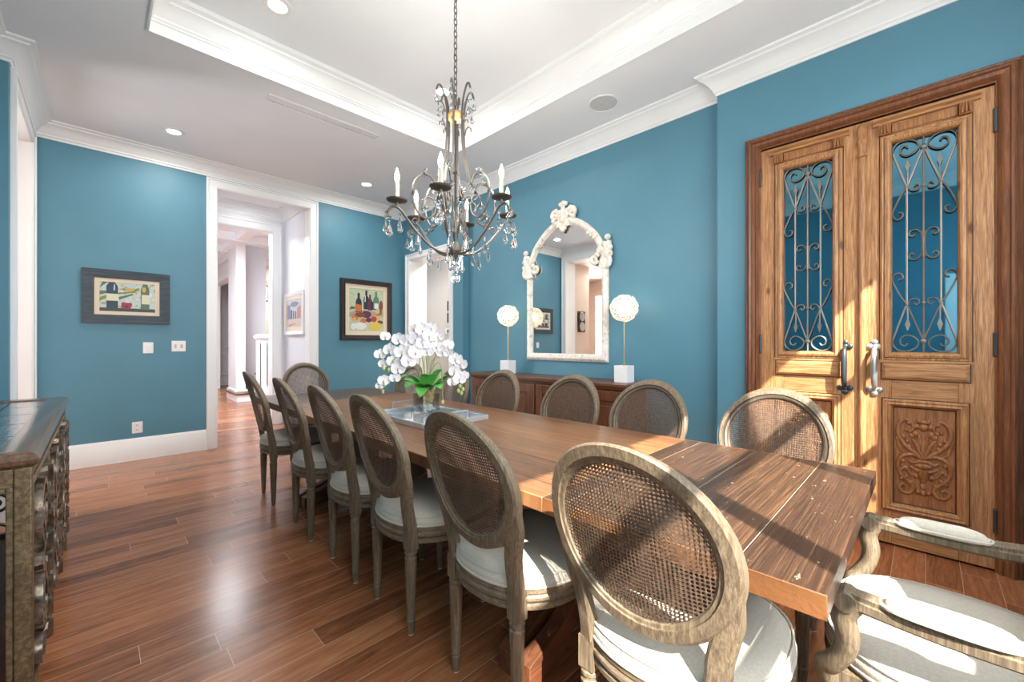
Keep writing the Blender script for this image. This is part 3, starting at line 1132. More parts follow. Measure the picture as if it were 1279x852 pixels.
# ------------------------------------------------------------------ sideboard
SBX0, SBX1, SBY0, SBY1, SH = 3.12, 3.545, 1.77, 3.84, .895
t = thing('sideboard', 'long walnut sideboard standing below the carved mirror', 'sideboard', (SBX1, (SBY0 + SBY1) / 2, 0), -pi / 2)
L, D = (SBY1 - SBY0) / 2, SBX1 - SBX0
m = MB()
m.box(-L, -D, SH - .032, L, 0, SH).box(-L + .012, -D + .012, SH - .05, L - .012, -.0, SH - .032)
m.build('top', M['walnut'], t, bevel=.005)
m = MB()
m.box(-L + .03, -D + .03, .10, L - .03, -.01, SH - .05)
m.build('body', M['walnut_z'], t, bevel=.003)
m = MB()
m.box(-L + .02, -D + .02, 0, L - .02, -.02, .10)
m.build('plinth', M['walnut'], t, bevel=.006)
nd = 4
dw = (2 * L - .06) / nd
for k in range(nd):
    x0, x1 = -L + .03 + dw * k + .012, -L + .03 + dw * (k + 1) - .012
    m = MB()
    y0, y1 = -D + .008, -D + .03
    m.box(x0, y0, .13, x0 + .075, y1, SH - .07).box(x1 - .075, y0, .13, x1, y1, SH - .07)
    m.box(x0 + .075, y0, .13, x1 - .075, y1, .215).box(x0 + .075, y0, SH - .155, x1 - .075, y1, SH - .07)
    m.box(x0 + .07, y0 + .012, .21, x1 - .07, y1, SH - .15)
    m.box(x0 + .12, y0 + .004, .26, x1 - .12, y0 + .014, SH - .2)
    d = m.build('door', M['walnut_z'], t, bevel=.004)
    m = MB()
    kx = x1 - .037 if k % 2 == 0 else x0 + .037
    m.tube([(kx, y0, .52), (kx, y0 - .016, .52)], .006, 8)
    m.ball((kx, y0 - .022, .52), .014, .010, .014, 10, 6)
    m.build('knob', M['brass'], d)

# ------------------------------------------------------------------ blossom lamps
def blossom_lamp():
    t = thing('table_lamp', '', 'lamp')
    m = MB()
    m.box(-.064, -.064, 0, .064, .064, .150)
    m.build('base', M['marble'], t, bevel=.002)
    m = MB()
    m.tube([(0, 0, .15), (0, 0, .62)], .0065, 10)
    m.lathe([(.016, .15), (.016, .155), (.008, .16), (.0066, .17)], 14)
    m.build('stem', M['brass'], t)
    m = MB()
    rnd = random.Random(3)
    n = 84
    C = Vector((0, 0, .665))
    for i in range(n):
        zz = 1 - 2 * (i + .5) / n
        a = i * pi * (3 - sqrt(5))
        d = Vector((sqrt(1 - zz * zz) * cos(a), sqrt(1 - zz * zz) * sin(a), zz))
        R = .117 + rnd.uniform(-.006, .006)
        p = C + d * R
        m.torus(p, .0185, .0036, d, 10, 5)
        m.tube([C + d * .03, p], .0014, 4)
    m.build('globe', M['globe'], t, angle=80)
    m = MB()
    for i in range(26):
        zz = 1 - 2 * (i + .5) / 26
        a = i * pi * (3 - sqrt(5))
        m.ball(C + Vector((sqrt(1 - zz * zz) * cos(a), sqrt(1 - zz * zz) * sin(a), zz)) * .06, .008, seg=6, rows=4)
    m.build('bulb_cluster', M['spark'], t)
    return t


lampA = blossom_lamp()
lampA.location = (3.34, 1.917, SH)
lampA['label'] = 'lit blossom globe lamp on the sideboard end nearer the old pine doors'
lampA['group'] = 'pair of blossom globe lamps'
lampB = copy_tree(lampA)
lampB.location = (3.34, 3.405, SH)
lampB['label'] = 'lit blossom globe lamp on the sideboard end nearer the white flowers'

# ------------------------------------------------------------------ carved mirror
t = thing('wall_mirror', 'arched mirror in a carved distressed white frame on the niche wall', 'mirror', (XR - .001, 2.755, 1.054), -pi / 2)
half = [(.500, .042), (.500, .50), (.500, .93), (.488, 1.07), (.452, 1.17), (.395, 1.265), (.305, 1.36), (.205, 1.435), (.105, 1.485), (.035, 1.505)]
right = half[:3] + [(p.x, p.z) for p in smooth_path([(x, 0, z) for x, z in half[2:]], 5)][1:]
outline = right + [(-x, z) for x, z in reversed(right)]
m = MB()
sec = [(-.036, 0), (-.036, -.014), (-.028, -.020), (-.022, -.034), (-.008, -.046), (.010, -.050), (.024, -.044), (.034, -.030), (.042, -.026), (.042, 0)]
n = len(outline)
rings = []
for i in range(n):
    p = Vector(outline[i])
    a, c = (p - Vector(outline[i - 1])).normalized(), (Vector(outline[(i + 1) % n]) - p).normalized()
    na, nc = Vector((a.y, -a.x)), Vector((c.y, -c.x))
    mm = na + nc
    mm = mm / max(mm.dot(na), .4)
    rings.append([(p.x + mm.x * d, y, p.y + mm.y * d) for d, y in sec])
m.loft(rings, loop=True)
fr = m.build('frame', M['distress'], t, angle=30)
m = MB()
inner = []
for i in range(n):
    p = Vector(outline[i])
    inner.append((p.x * .955, p.y * .978 + .012))
m.prism(inner, -.012, -.004)
m.build('glass', M['mirror'], t, smooth=False)
# carved crest
m = MB()
m.prism([(-.085, 1.44), (.085, 1.44), (.065, 1.52), (.075, 1.58), (.03, 1.62), (-.03, 1.62), (-.075, 1.58), (-.065, 1.52)], -.05, -.005)
m.ball((0, -.045, 1.53), .05, .035, .06)
for s in (-1, 1):
    m.tube([(p[0], -.035, p[2]) for p in spiral(s * .115, 1.575, .062, .012, 200 if s > 0 else -20, 200 - 480 if s > 0 else 460, 22)], [.026 - .012 * i / 22 for i in range(23)], 8)
    for k in range(4):
        m.ball((s * (.098 + .026 * k - .004 * k * k), -.038, 1.632 + .006 * k - .014 * k * k), .025, .022, .024, 8, 5)
    m.ball((s * .035, -.04, 1.455), .035, .028, .028)
    m.ball((s * .055, -.04, 1.60), .03, .024, .034)
    m.ball((s * .022, -.04, 1.425), .026, .026, .026)
m.ball((0, -.04, 1.41), .03, .028, .034)
m.tube([(0, -.035, 1.58), (0, -.035, 1.665)], [.034, .024], 8)
for a in (35, 90, 145):
    m.ball((.042 * cos(radians(a)), -.036, 1.665 + .032 * sin(radians(a))), .028, .022, .026, 10, 6)
m.build('crest', M['distress'], fr, angle=60)
for s in (-1, 1):
    m = MB()
    # shoulder: upright leaf, large outer scroll, inner curl
    m.tube([(p[0], -.038, p[2]) for p in spiral(s * .525, 1.005, .058, .010, -90, -90 + s * 520, 24)], [.028 - .014 * i / 24 for i in range(25)], 8)
    m.tube([(p[0], -.036, p[2]) for p in spiral(s * .398, 1.035, .048, .010, -20 if s > 0 else 200, (-20 - 430) if s > 0 else 630, 22)], [.024 - .011 * i / 22 for i in range(23)], 8)
    m.tube([(s * p[0], -.03, p[1]) for p in ((.47, .93), (.50, 1.02), (.53, 1.09), (.552, 1.15), (.560, 1.20))], [.034, .042, .040, .034, .022], 10)
    m.ball((s * .548, -.034, 1.235), .034, .026, .030)
    m.ball((s * .515, -.034, 1.165), .032, .030, .036)
    m.ball((s * .578, -.034, 1.13), .024, .022, .03)
    m.ball((s * .582, -.034, 1.07), .022, .022, .03)
    m.ball((s * .46, -.040, 1.115), .036, .026, .04)
    m.ball((s * .43, -.040, 1.075), .03, .024, .03)
    m.ball((s * .50, -.044, .965), .036, .022, .05)
    for k in range(3):
        m.ball((s * .502, -.044, .90 - .035 * k), .022 - .004 * k, .012, .022, 8, 5)
        m.ball((s * (.39 - .035 * k), -.046, 1.255 + .028 * k), .018, .012, .016, 8, 5)
    m.build('shoulder_carving', M['distress'], fr, angle=60)

# ------------------------------------------------------------------ paintings
def picture(label, x0, x1, z0, z1, loc, rz, fw, mw, frame_mat, depth, paint, extra_lip=None):
    t = thing('framed_painting', label, 'picture', loc, rz)
    m = MB()
    def border(mb, x0, x1, z0, z1, w, y0, y1, y2=None):
        """Mitred border; the face slopes from y0 outside to y2 inside."""
        y2 = y0 if y2 is None else y2
        q = [(x0, z0), (x1, z0), (x1, z1), (x0, z1)]
        i = [(x0 + w, z0 + w), (x1 - w, z0 + w), (x1 - w, z1 - w), (x0 + w, z1 - w)]
        mb.loft([[(q[k][0], y1, q[k][1]), (q[k][0], y0, q[k][1]), (i[k][0], y2, i[k][1]), (i[k][0], y1, i[k][1])] for k in range(4)], loop=True)
    border(m, x0, x1, z0, z1, fw, -depth, 0, -depth * .7)
    m.build('frame', frame_mat, t, smooth=False)
    if extra_lip:
        m = MB()
        border(m, x0 + .012, x1 - .012, z0 + .012, z1 - .012, .010, -depth - .004, -depth * .75)
        border(m, x0 + fw - .012, x1 - fw + .012, z0 + fw - .012, z1 - fw + .012, .012, -depth * .9, 0)
        m.build('frame_lip', extra_lip, t, smooth=False)
    a0, a1, c0, c1 = x0 + fw, x1 - fw, z0 + fw, z1 - fw
    m = MB()
    border(m, a0 - .004, a1 + .004, c0 - .004, c1 + .004, mw + .004, -depth * .5, 0)
    m.build('mat_board', M['mat_board'], t, smooth=False)
    paint(t, a0 + mw, a1 - mw, c0 + mw, c1 - mw, -depth * .35)
    return t


def canvas(t, x0, x1, z0, z1, y, cols, shapes, bg):
    """Painted surface: a noise-coloured ground and raised strokes, one mesh with several colours."""
    mats = [bg] + [plain('paint_%d_%d_%d' % c, rgb(*c), .5) for c in cols]
    m = MB()
    m.box(x0, y, z0, x1, -.001, z1)
    W, H = x1 - x0, z1 - z0
    for k, (ci, poly) in enumerate(shapes):
        m.mi = ci + 1
        m.prism([(x0 + min(max(px, 0.005), .995) * W, z0 + min(max(pz, .005), .995) * H) for px, pz in poly], y - .0008 - .00012 * k, y)
    m.build('canvas', mats, t, smooth=False)


def paintground(name, stops, scale):
    n = N(name)
    f = n.noise(n.mapping(n.coord(), scale=(1, 1, 1.4)), scale, 4, 0.7, 1.2)
    n.bsdf(n.ramp(f, stops), .55, normal=n.bump(f, .3, .003))
    return n.mat


def bottle(cx, b, w, h, neck=.38):
    return [(cx - w, b), (cx + w, b), (cx + w, b + h * .55), (cx + w * .75, b + h * .66), (cx + w * neck, b + h * .74), (cx + w * neck, b + h), (cx - w * neck, b + h), (cx - w * neck, b + h * .74), (cx - w * .75, b + h * .66), (cx - w, b + h * .55)]


def blob(cx, cz, rx, rz, n=9, ph=0.0):
    return [(cx + rx * cos(2 * pi * k / n + ph) * (1 + .12 * sin(3 * k)), cz + rz * sin(2 * pi * k / n + ph)) for k in range(n)]


def wide_still_life(t, x0, x1, z0, z1, y):
    bg = paintground('pale_drapery_paint', [(.36, rgb(110, 124, 104)), (.46, rgb(206, 210, 194)), (.54, rgb(176, 196, 196)), (.64, rgb(226, 228, 226))], 9)
    cols = [(38, 58, 78), (214, 214, 184), (86, 110, 86), (150, 44, 66), (60, 66, 62), (196, 164, 84), (176, 200, 206), (120, 134, 60)]
    sh = [(4, [(0, 0), (1, 0), (1, .12), (0, .12)]), (2, [(0, .78), (.12, .95), (.16, 1), (.05, 1)]), (7, [(0, .34), (.14, .46), (.14, .56), (0, .46)]), (2, [(0, .55), (.14, .62), (.14, .7), (0, .68)]),
          (2, [(.34, .40), (.60, .60), (.58, .64), (.33, .50)]), (5, blob(.54, .78, .09, .10)), (6, blob(.56, .9, .1, .08)), (7, [(.30, .58), (.62, .68), (.72, .84), (.66, .84), (.58, .72), (.3, .64)]),
          (0, [(.12, .12), (.32, .12), (.32, .86), (.27, .995), (.17, .995), (.12, .86)]), (1, [(.12, .36), (.33, .36), (.33, .60), (.12, .60)]), (6, [(.24, .72), (.27, .72), (.27, .93), (.25, .93)]),
          (2, [(.73, .10), (.89, .10), (.89, .8), (.85, .995), (.77, .995), (.73, .8)]), (1, [(.745, .29), (.895, .29), (.895, .62), (.745, .62)]), (5, blob(.79, .80, .04, .10)),
          (3, blob(.47, .20, .10, .12)), (3, blob(.42, .27, .045, .06)), (3, blob(.53, .26, .045, .06)), (0, blob(.47, .17, .03, .04)), (6, [(.62, .12), (.72, .12), (.7, .22), (.62, .2)])]
    canvas(t, x0, x1, z0, z1, y, cols, sh, bg)


def square_still_life(t, x0, x1, z0, z1, y):
    bg = paintground('dappled_green_paint', [(.34, rgb(150, 160, 110)), (.46, rgb(196, 206, 182)), (.56, rgb(170, 186, 160)), (.66, rgb(214, 196, 140))], 16)
    cols = [(44, 44, 52), (84, 128, 104), (88, 44, 72), (196, 112, 62), (206, 172, 110), (182, 58, 44), (216, 222, 220), (206, 186, 84), (122, 68, 52), (170, 150, 130), (110, 96, 60)]
    sh = [(9, [(0, .42), (.25, .52), (.6, .48), (1, .5), (1, .36), (0, .32)]), (0, bottle(.27, .44, .085, .46)), (3, [(.19, .46), (.34, .46), (.34, .62), (.2, .64)]), (0, bottle(.49, .52, .08, .45)), (6, [(.44, .70), (.47, .7), (.47, .85), (.45, .85)]),
          (2, bottle(.60, .50, .07, .38)), (0, bottle(.70, .52, .075, .20, .9)), (1, bottle(.78, .54, .085, .42)), (6, [(.73, .55), (.85, .55), (.85, .68), (.73, .68)]), (8, blob(.93, .62, .06, .14)),
          (10, blob(.86, .45, .10, .06)), (2, blob(.49, .40, .15, .09)), (8, blob(.30, .38, .16, .06)), (3, blob(.16, .30, .09, .07)), (4, blob(.14, .27, .06, .05)), (3, blob(.40, .24, .09, .07)), (5, blob(.71, .29, .10, .07)), (4, blob(.82, .47, .07, .05)),
          (2, blob(.56, .27, .09, .06)), (4, blob(.30, .29, .05, .04)), (8, blob(.90, .22, .09, .05)), (7, blob(.76, .12, .20, .11)), (6, blob(.32, .12, .18, .09)), (6, blob(.12, .10, .08, .08)), (4, blob(.88, .34, .06, .05)), (10, [(.0, .50), (.16, .52), (.18, .56), (.06, .58)])]
    canvas(t, x0, x1, z0, z1, y, cols, sh, bg)


def street_scene(t, x0, x1, z0, z1, y):
    bg = paintground('hazy_street_paint', [(.36, rgb(168, 176, 190)), (.5, rgb(206, 206, 212)), (.64, rgb(196, 178, 170))], 10)
    cols = [(126, 134, 158), (176, 140, 128), (84, 84, 104), (206, 190, 178), (140, 92, 88)]
    sh = [(0, [(.0, .3), (.22, .3), (.22, .8), (.0, .85)]), (1, [(.7, .3), (1, .3), (1, .78), (.7, .7)]), (2, [(.24, .3), (.36, .3), (.36, .62), (.24, .66)]), (4, [(.42, .3), (.5, .3), (.5, .6), (.42, .6)]), (2, [(.56, .3), (.64, .3), (.64, .56), (.56, .58)]),
          (3, [(0, 0), (1, 0), (1, .28), (0, .28)]), (1, [(.1, .02), (.6, .1), (.6, .14), (.1, .1)]), (0, blob(.5, .84, .3, .1))]
    canvas(t, x0, x1, z0, z1, y, cols, sh, bg)


picture('wide bottle still life in a broad charcoal frame above the white switches', -.34, .34, -.275, .275, (.224, YB, 1.725), 0, .088, .036, M['slate_frame'], .03, wide_still_life)
picture('square bottle and fruit still life in a dark bevelled frame beside the doorway'.replace('bevelled', 'stepped'), -.40, .40, -.445, .445, (2.85, YB, 1.735), 0, .07, .062, M['black_frame'], .045, square_still_life, M['dark'])
picture('small pale street scene in white frame on the passage wall', -.41, .41, -.31, .31, (2.05, 6.57, 1.68), -pi / 2, .05, .06, M['white'], .03, street_scene)
# ------------------------------------------------------------------ chandelier
CX, CY = 1.55, 2.04
t = thing('chandelier', 'six arm iron chandelier with hanging crystals and lit candle bulbs', 'chandelier', (CX, CY, 0))


def crystal_mb(m, x, y, ztop, L, w, beads=1):
    z = ztop
    for k in range(beads):
        r = w * .42
        m.ball((x, y, z - r), r, seg=6, rows=4)
        z -= 2 * r + .002
    # flattened faceted teardrop
    prof = [(.08, 0), (.30, -.22), (.72, -.50), (1.0, -.74), (.70, -.92), (.10, -1.0)]
    rings = []
    for r, q in prof:
        rings.append([(x + w * r * cos(pi / 4 * k + .3), y + w * r * .62 * sin(pi / 4 * k + .3), z + q * L) for k in range(8)])
    m.loft(rings)


def crystal(parent, x, y, ztop, L=.075, w=.020, beads=1):
    m = MB()
    crystal_mb(m, x, y, ztop, L, w, beads)
    return m.build('crystal_drop', M['crystal'], parent, smooth=False)


def rosette(parent, p, r=.026, ax=(0, 0, 1)):
    m = MB()
    ax = Vector(ax).normalized()
    u = ax.orthogonal().normalized()
    w = ax.cross(u)
    P = Vector(p)
    for k in range(6):
        q = P + (u * cos(k * pi / 3) + w * sin(k * pi / 3)) * r * .72
        m.ball(q, r * .42, seg=6, rows=4)
    m.ball(P + ax * r * .2, r * .36, seg=6, rows=4)
    return m.build('crystal_rosette', M['crystal'], parent, smooth=False)


m = MB()
for i in range(22):
    z = 2.765 + .0365 * i
    a = i % 2 * pi / 2
    m.tube([(cos(a) * .011 * cos(q), sin(a) * .011 * cos(q), z + .012 + .024 * sin(q)) for q in [2 * pi * k / 12 for k in range(12)]], .0028, 5, loop=True)
m.build('chain', M['chand_iron'], t)
m = MB()
m.lathe([(.002, ZT - .03), (.03, ZT - .028), (.06, ZT - .012), (.065, ZT - .001), (.002, ZT - .001)], 20)
m.build('ceiling_rose', M['chand_iron'], t)
m = MB()
m.tube([(cos(.7) * .024 * cos(q), sin(.7) * .024 * cos(q), 2.735 + .034 * sin(q)) for q in [2 * pi * k / 20 for k in range(20)]], .0045, 6, loop=True)
m.build('hanging_ring', M['chand_iron'], t)
m = MB()
m.lathe([(.012, 2.61), (.040, 2.612), (.047, 2.622), (.050, 2.635), (.047, 2.648), (.040, 2.658), (.012, 2.66)], 22)
m.build('collar', plain('worn_gilt_wood', rgb(206, 164, 104), .45, metal=.2), t)
m = MB()
m.tube([(0, 0, 2.70), (0, 0, 1.83)], .0065, 8)
m.lathe([(.008, 2.30), (.02, 2.29), (.008, 2.28), (.008, 2.02), (.022, 2.00), (.030, 1.96), (.018, 1.92), (.012, 1.87), (.034, 1.835), (.040, 1.81), (.026, 1.785), (.010, 1.77), (.004, 1.74)], 16)
m.build('stem', M['chand_iron'], t)

A0 = radians(-135)          # towards the camera
for k in range(6):
    a = A0 + radians(-5 + 60 * k)
    ca, sa = cos(a), sin(a)

    def P(r, z, off=0.0, ca=ca, sa=sa):
        return (r * ca - off * sa, r * sa + off * ca, z)
    # tall upright rod, flaring at the top, held by the collar, ending in a scroll
    m = MB()
    rod = smooth_path([P(.118, 2.775), P(.108, 2.803), P(.090, 2.800), P(.068, 2.745), P(.056, 2.68), P(.053, 2.635), P(.054, 2.52), P(.064, 2.40), P(.086, 2.29), P(.118, 2.205), P(.15, 2.17)], 5)
    m.tube(rod, .0062, 7)
    for zz, rr in ((2.70, .062), (2.58, .055)):
        m.tube([P(rr + .004, zz - .05), P(rr + .012, zz - .01), P(rr + .028, zz + .012), P(rr + .044, zz + .004), P(rr + .046, zz - .014)], .0038, 6)
    m.build('upright', M['chand_iron'], t)
    crystal(t, *P(.120, 2.77)[:2], 2.772, .06, .016, 1)
    crystal(t, *P(.106, 2.69)[:2], 2.688, .06, .015, 1)
    # loop scrolls between the rod and the arm
    m = MB()
    big = [(.125, 2.20), (.155, 2.245), (.205, 2.245), (.250, 2.195), (.262, 2.12), (.245, 2.045), (.205, 1.995), (.160, 1.995), (.130, 2.03), (.125, 2.08), (.150, 2.115), (.185, 2.11), (.198, 2.075), (.18, 2.05), (.162, 2.06)]
    m.tube(smooth_path([P(r, z) for r, z in big], 5), [.0072 - .003 * i / 70 for i in range(71)], 7)
    sm = [(.075, 1.93), (.062, 2.0), (.070, 2.08), (.098, 2.125), (.128, 2.11), (.132, 2.08), (.115, 2.07)]
    m.tube(smooth_path([P(r, z) for r, z in sm], 5), .005, 7)
    m.torus(P(.205, 1.985), .020, .0045, (-sa, ca, 0), 14, 6)
    m.torus(P(.245, 1.965), .017, .004, (-sa, ca, 0), 14, 6)
    m.build('scroll', M['chand_iron'], t)
    # the candle arm
    m = MB()
    arm = smooth_path([P(.025, 1.80), P(.08, 1.795), P(.15, 1.825), P(.22, 1.885), P(.28, 1.955), P(.33, 2.02), P(.368, 2.035), P(.396, 2.01), P(.398, 1.98), P(.382, 1.972)], 5)
    m.tube(arm, .0078, 8)
    m.tube([P(.35, 2.028), P(.35, 2.06)], .010, 8)
    arm_o = m.build('arm', M['chand_iron'], t)
    m = MB()
    pr = [(.004, 2.058), (.030, 2.060), (.056, 2.068), (.061, 2.076), (.055, 2.076), (.028, 2.068), (.016, 2.07), (.015, 2.088), (.004, 2.088)]
    m.lathe(pr, 20, cx=P(.35, 0)[0], cy=P(.35, 0)[1])
    m.build('drip_pan', M['chand_iron'], arm_o)
    m = MB()
    m.lathe([(.0125, 2.075), (.0125, 2.165), (.0105, 2.172), (.004, 2.174)], 14, cx=P(.35, 0)[0], cy=P(.35, 0)[1])
    c = m.build('candle_sleeve', M['candle'], arm_o)
    m = MB()
    m.lathe([(.006, 2.172), (.011, 2.185), (.0145, 2.205), (.0125, 2.225), (.006, 2.245), (.0015, 2.258)], 12, cx=P(.35, 0)[0], cy=P(.35, 0)[1])
    m.build('flame_bulb', M['bulb'], arm_o)
    # crystals
    rosette(t, P(.41, 1.975), .024, (ca, sa, 0))
    crystal(t, *P(.392, 0)[:2], 1.965, .085, .024, 1)
    crystal(t, *P(.416, 0, .02)[:2], 1.945, .075, .018, 0)
    crystal(t, *P(.335, 0, .0)[:2], 2.00, .095, .022, 1)
    crystal(t, *P(.22, 0, .012)[:2], 1.872, .075, .015, 2)
    crystal(t, *P(.15, 0, -.012)[:2], 1.815, .080, .017, 2)
    crystal(t, *P(.20, 0, 0)[:2], 2.10, .06, .014, 1)
    rosette(t, P(.19, 2.26), .026, (ca, sa, .4))
    rosette(t, P(.13, 2.17), .024, (ca, sa, 0))
    rosette(t, P(.262, 2.13), .016, (ca, sa, 0))
    crystal(t, *P(.05, 0, .0)[:2], 2.04, .10, .016, 2)
for k in range(5):
    a = k * 1.2566
    crystal(t, .03 * cos(a), .03 * sin(a), 1.79, .085, .018, 1)
m = MB()
for z, r in ((1.735, .022), (1.695, .020), (1.645, .030)):
    m.ball((0, 0, z), r, seg=8, rows=5)
m.build('crystal_finial', M['crystal'], t, smooth=False)

# ------------------------------------------------------------------ tray, vase and orchid
t = thing('serving_tray', 'silvery block edged tray lying on the table under the orchid vase', 'tray', (1.52, 2.30, TH))
m = MB()
m.box(-.22, -.32, .001, .22, .32, .012)
m.build('base', M['acrylic'], t, bevel=.002)
m = MB()
m.box(-.235, -.335, 0, .235, -.300, .034).box(-.235, .300, 0, .235, .335, .034).box(-.235, -.300, 0, -.200, .300, .034).box(.200, -.300, 0, .235, .300, .034)
m.build('rim', M['acrylic'], t, bevel=.004)
for s in (-1, 1):
    m = MB()
    m.tube([(-.075, s * .318, .034), (-.075, s * .318, .075), (.075, s * .318, .075), (.075, s * .318, .034)], .0065, 8)
    m.build('handle', M['acrylic'], t)

VX, VY, VZ = 1.575, 2.40, TH + .013
t = thing('glass_vase', 'square clear glass vase of pebbles standing on the silvery tray', 'vase', (VX, VY, VZ))
m = MB()
h, w, q = .135, .066, .005
def sq(a, z, rr=.010):
    out = []
    for cx_, cy_, a0 in ((a - rr, a - rr, 0), (-a + rr, a - rr, 90), (-a + rr, -a + rr, 180), (a - rr, -a + rr, 270)):
        for k in range(4):
            g = radians(a0 + 30 * k)
            out.append((cx_ + rr * cos(g), cy_ + rr * sin(g), z))
    return out
m.loft([sq(w, .001), sq(w, h), sq(w - q, h), sq(w - q, .012)])
m.build('body', M['glass'], t, angle=30)
rnd = random.Random(11)
m = MB()
for k in range(110):
    m.ball((rnd.uniform(-.047, .047), rnd.uniform(-.047, .047), .022 + rnd.uniform(0, .032)), rnd.uniform(.007, .011), rnd.uniform(.007, .011), rnd.uniform(.005, .008), 7, 5)
o = m.build('white_pebbles', M['pebble'])
o.location = (VX, VY, VZ)
tag(o, 'small white pebbles filling the bottom of the glass vase', 'pebbles', kind='stuff')

t = thing('orchid_plant', 'white orchid with arching flower sprays and green leaves in the glass vase', 'plant', (VX, VY, VZ))
m = MB()
for k in range(90):
    a, r, z = rnd.uniform(0, 6.28), sqrt(rnd.random()) * .046, rnd.uniform(.082, .158)
    m.ball((r * cos(a), r * sin(a), z), rnd.uniform(.010, .018), seg=6, rows=4)
for k in range(46):
    a = rnd.uniform(0, 6.28)
    z0 = rnd.uniform(.09, .15)
    m.tube(smooth_path([(.03 * cos(a), .03 * sin(a), z0), (.055 * cos(a + .6), .055 * sin(a + .6), z0 + rnd.uniform(-.03, .04)), (.03 * cos(a + 1.4), .03 * sin(a + 1.4), z0 + rnd.uniform(-.03, .05))], 4), .0018, 4)
m.build('moss_root', M['moss'], t)


def leaf(parent, az, L, w, rise, droop):
    m = MB()
    rings = []
    n = 12
    for i in range(n + 1):
        k = i / n
        r = L * (k - .10 * k * k)
        z = .155 + rise * sin(pi * k * .62) - droop * k ** 2.2
        hw = max(w * (sin(pi * min(1, (k * .93 + .07))) ** .62), .002)
        dx, dy = cos(az), sin(az)
        row = []
        for q, up in ((-1, .35), (-.5, .10), (0, -.02), (.5, .10), (1, .35)):
            row.append((.012 * dx + r * dx - q * hw * dy, .012 * dy + r * dy + q * hw * dx, z + up * hw * .6))
        back = [(x, y, zz - .0028) for x, y, zz in reversed(row)]
        rings.append(row + back)
    m.loft(rings)
    return m.build('leaf', M['leaf'], parent, angle=60)


for az, L, w, rise, dr in ((-135, .17, .042, .05, .07), (-95, .19, .046, .06, .03), (-50, .20, .046, .075, .03), (-165, .19, .042, .07, .03), (-20, .18, .036, .10, .02), (30, .19, .040, .08, .04), (80, .18, .040, .07, .03),
                           (135, .19, .042, .08, .03), (175, .18, .040, .11, .01), (-115, .12, .040, .10, -.02), (-70, .13, .036, .12, -.03)):
    leaf(t, radians(az), L * 1.06, w * 1.22, rise, dr)


def blossom(parent, p, face, s=.040):
    """Five petals round a lip, facing along `face`."""
    f = Vector(face).normalized()
    up = Vector((0, 0, 1)) - f * f.z
    up = up.normalized() if up.length > .1 else Vector((1, 0, 0))
    rt = up.cross(f)
    p = Vector(p)
    m = MB()
    for ang, L, w in ((90, 1.0, .46), (90 + 128, 1.0, .44), (90 - 128, 1.0, .44), (178, 1.12, .74), (2, 1.12, .74)):
        a = radians(ang + rnd.uniform(-6, 6))
        d = rt * cos(a) + up * sin(a)
        e = -rt * sin(a) + up * cos(a)
        top, bot = [], []
        rings = []
        for k, (q, ww) in enumerate(((.05, .18), (.3, .72), (.58, 1.0), (.82, .82), (1.0, .18))):
            bend = .22 * q * q * s + .02 * s
            row = [p + d * L * s * q + e * w * s * ww * j + f * (bend + abs(j) * .10 * s) for j in (-1, -.45, 0, .45, 1)]
            row += [v - f * .0016 for v in reversed(row)]
            rings.append(row)
        m.mi = 0
        m.loft(rings)
    m.mi = 1
    m.ball(p + f * .012 - up * .006, .0075, .006, .006, 7, 5)
    m.ball(p + f * .010 - up * .013, .006, .006, .008, 7, 5)
    return m.build('blossom', [M['petal'], M['lip']], parent, angle=70)


CAM = Vector((0, 0, 1.25)) - Vector((VX, VY, VZ))
V_R, V_F = Vector((.7071, -.7071, 0)), Vector((.7071, .7071, 0))


def L3(r, z, f=0.0):
    """r: to the viewer's right along the diagonal, f: away, z: up - all local to the plant."""
    v = V_R * r + V_F * f
    return Vector((v.x, v.y, z))


sprays = [
    [L3(0, .14, 0), L3(-.01, .26, .0), L3(-.03, .40, -.02), L3(-.09, .50, -.05), L3(-.17, .52, -.07), L3(-.235, .46, -.08), L3(-.27, .40, -.08)],
    [L3(0, .14, 0), L3(-.02, .24, -.03), L3(-.05, .34, -.07), L3(-.11, .40, -.11), L3(-.17, .38, -.13), L3(-.22, .30, -.14), L3(-.245, .22, -.14)],
    [L3(0, .14, 0), L3(.00, .28, .03), L3(-.01, .42, .03), L3(-.01, .52, .0), L3(.0, .58, -.03), L3(-.02, .61, -.06)],
    [L3(0, .14, 0), L3(.02, .26, .02), L3(.06, .38, .02), L3(.12, .45, .0), L3(.18, .43, -.02), L3(.225, .35, -.03), L3(.25, .26, -.03), L3(.245, .17, -.03)],
    [L3(0, .14, 0), L3(.01, .28, -.02), L3(.03, .42, -.03), L3(.04, .48, -.06)],
]
for k, sp in enumerate(sprays):
    pth = smooth_path(sp, 8)
    m = MB()
    m.tube(pth, .0030, 6)
    m.build('flower_stem', M['stem'], t)
m = MB()
m.tube([tuple(L3(.035, .15, .02)), tuple(L3(.05, .36, .03)), tuple(L3(.075, .60, .04))], .0025, 5)
m.tube([tuple(L3(-.01, .15, .0)), tuple(L3(-.012, .36, .0)), tuple(L3(-.04, .60, .02))], .0025, 5)
m.build('support_stick', plain('bamboo_stick', rgb(206, 188, 140), .6), t)
m = MB()
for pts in ([L3(.01, .15, -.03), L3(.05, .30, -.05), L3(.10, .34, -.05), L3(.115, .26, -.05), L3(.12, .12, -.05), L3(.13, .085, -.05)], [L3(0, .15, -.03), L3(.03, .26, -.06), L3(.055, .36, -.06), L3(.10, .38, -.06)], [L3(-.02, .15, -.03), L3(-.03, .3, -.06), L3(-.025, .42, -.07)]):
    m.tube(smooth_path(pts, 6), .003, 5)
m.build('aerial_root', M['stem'], t)
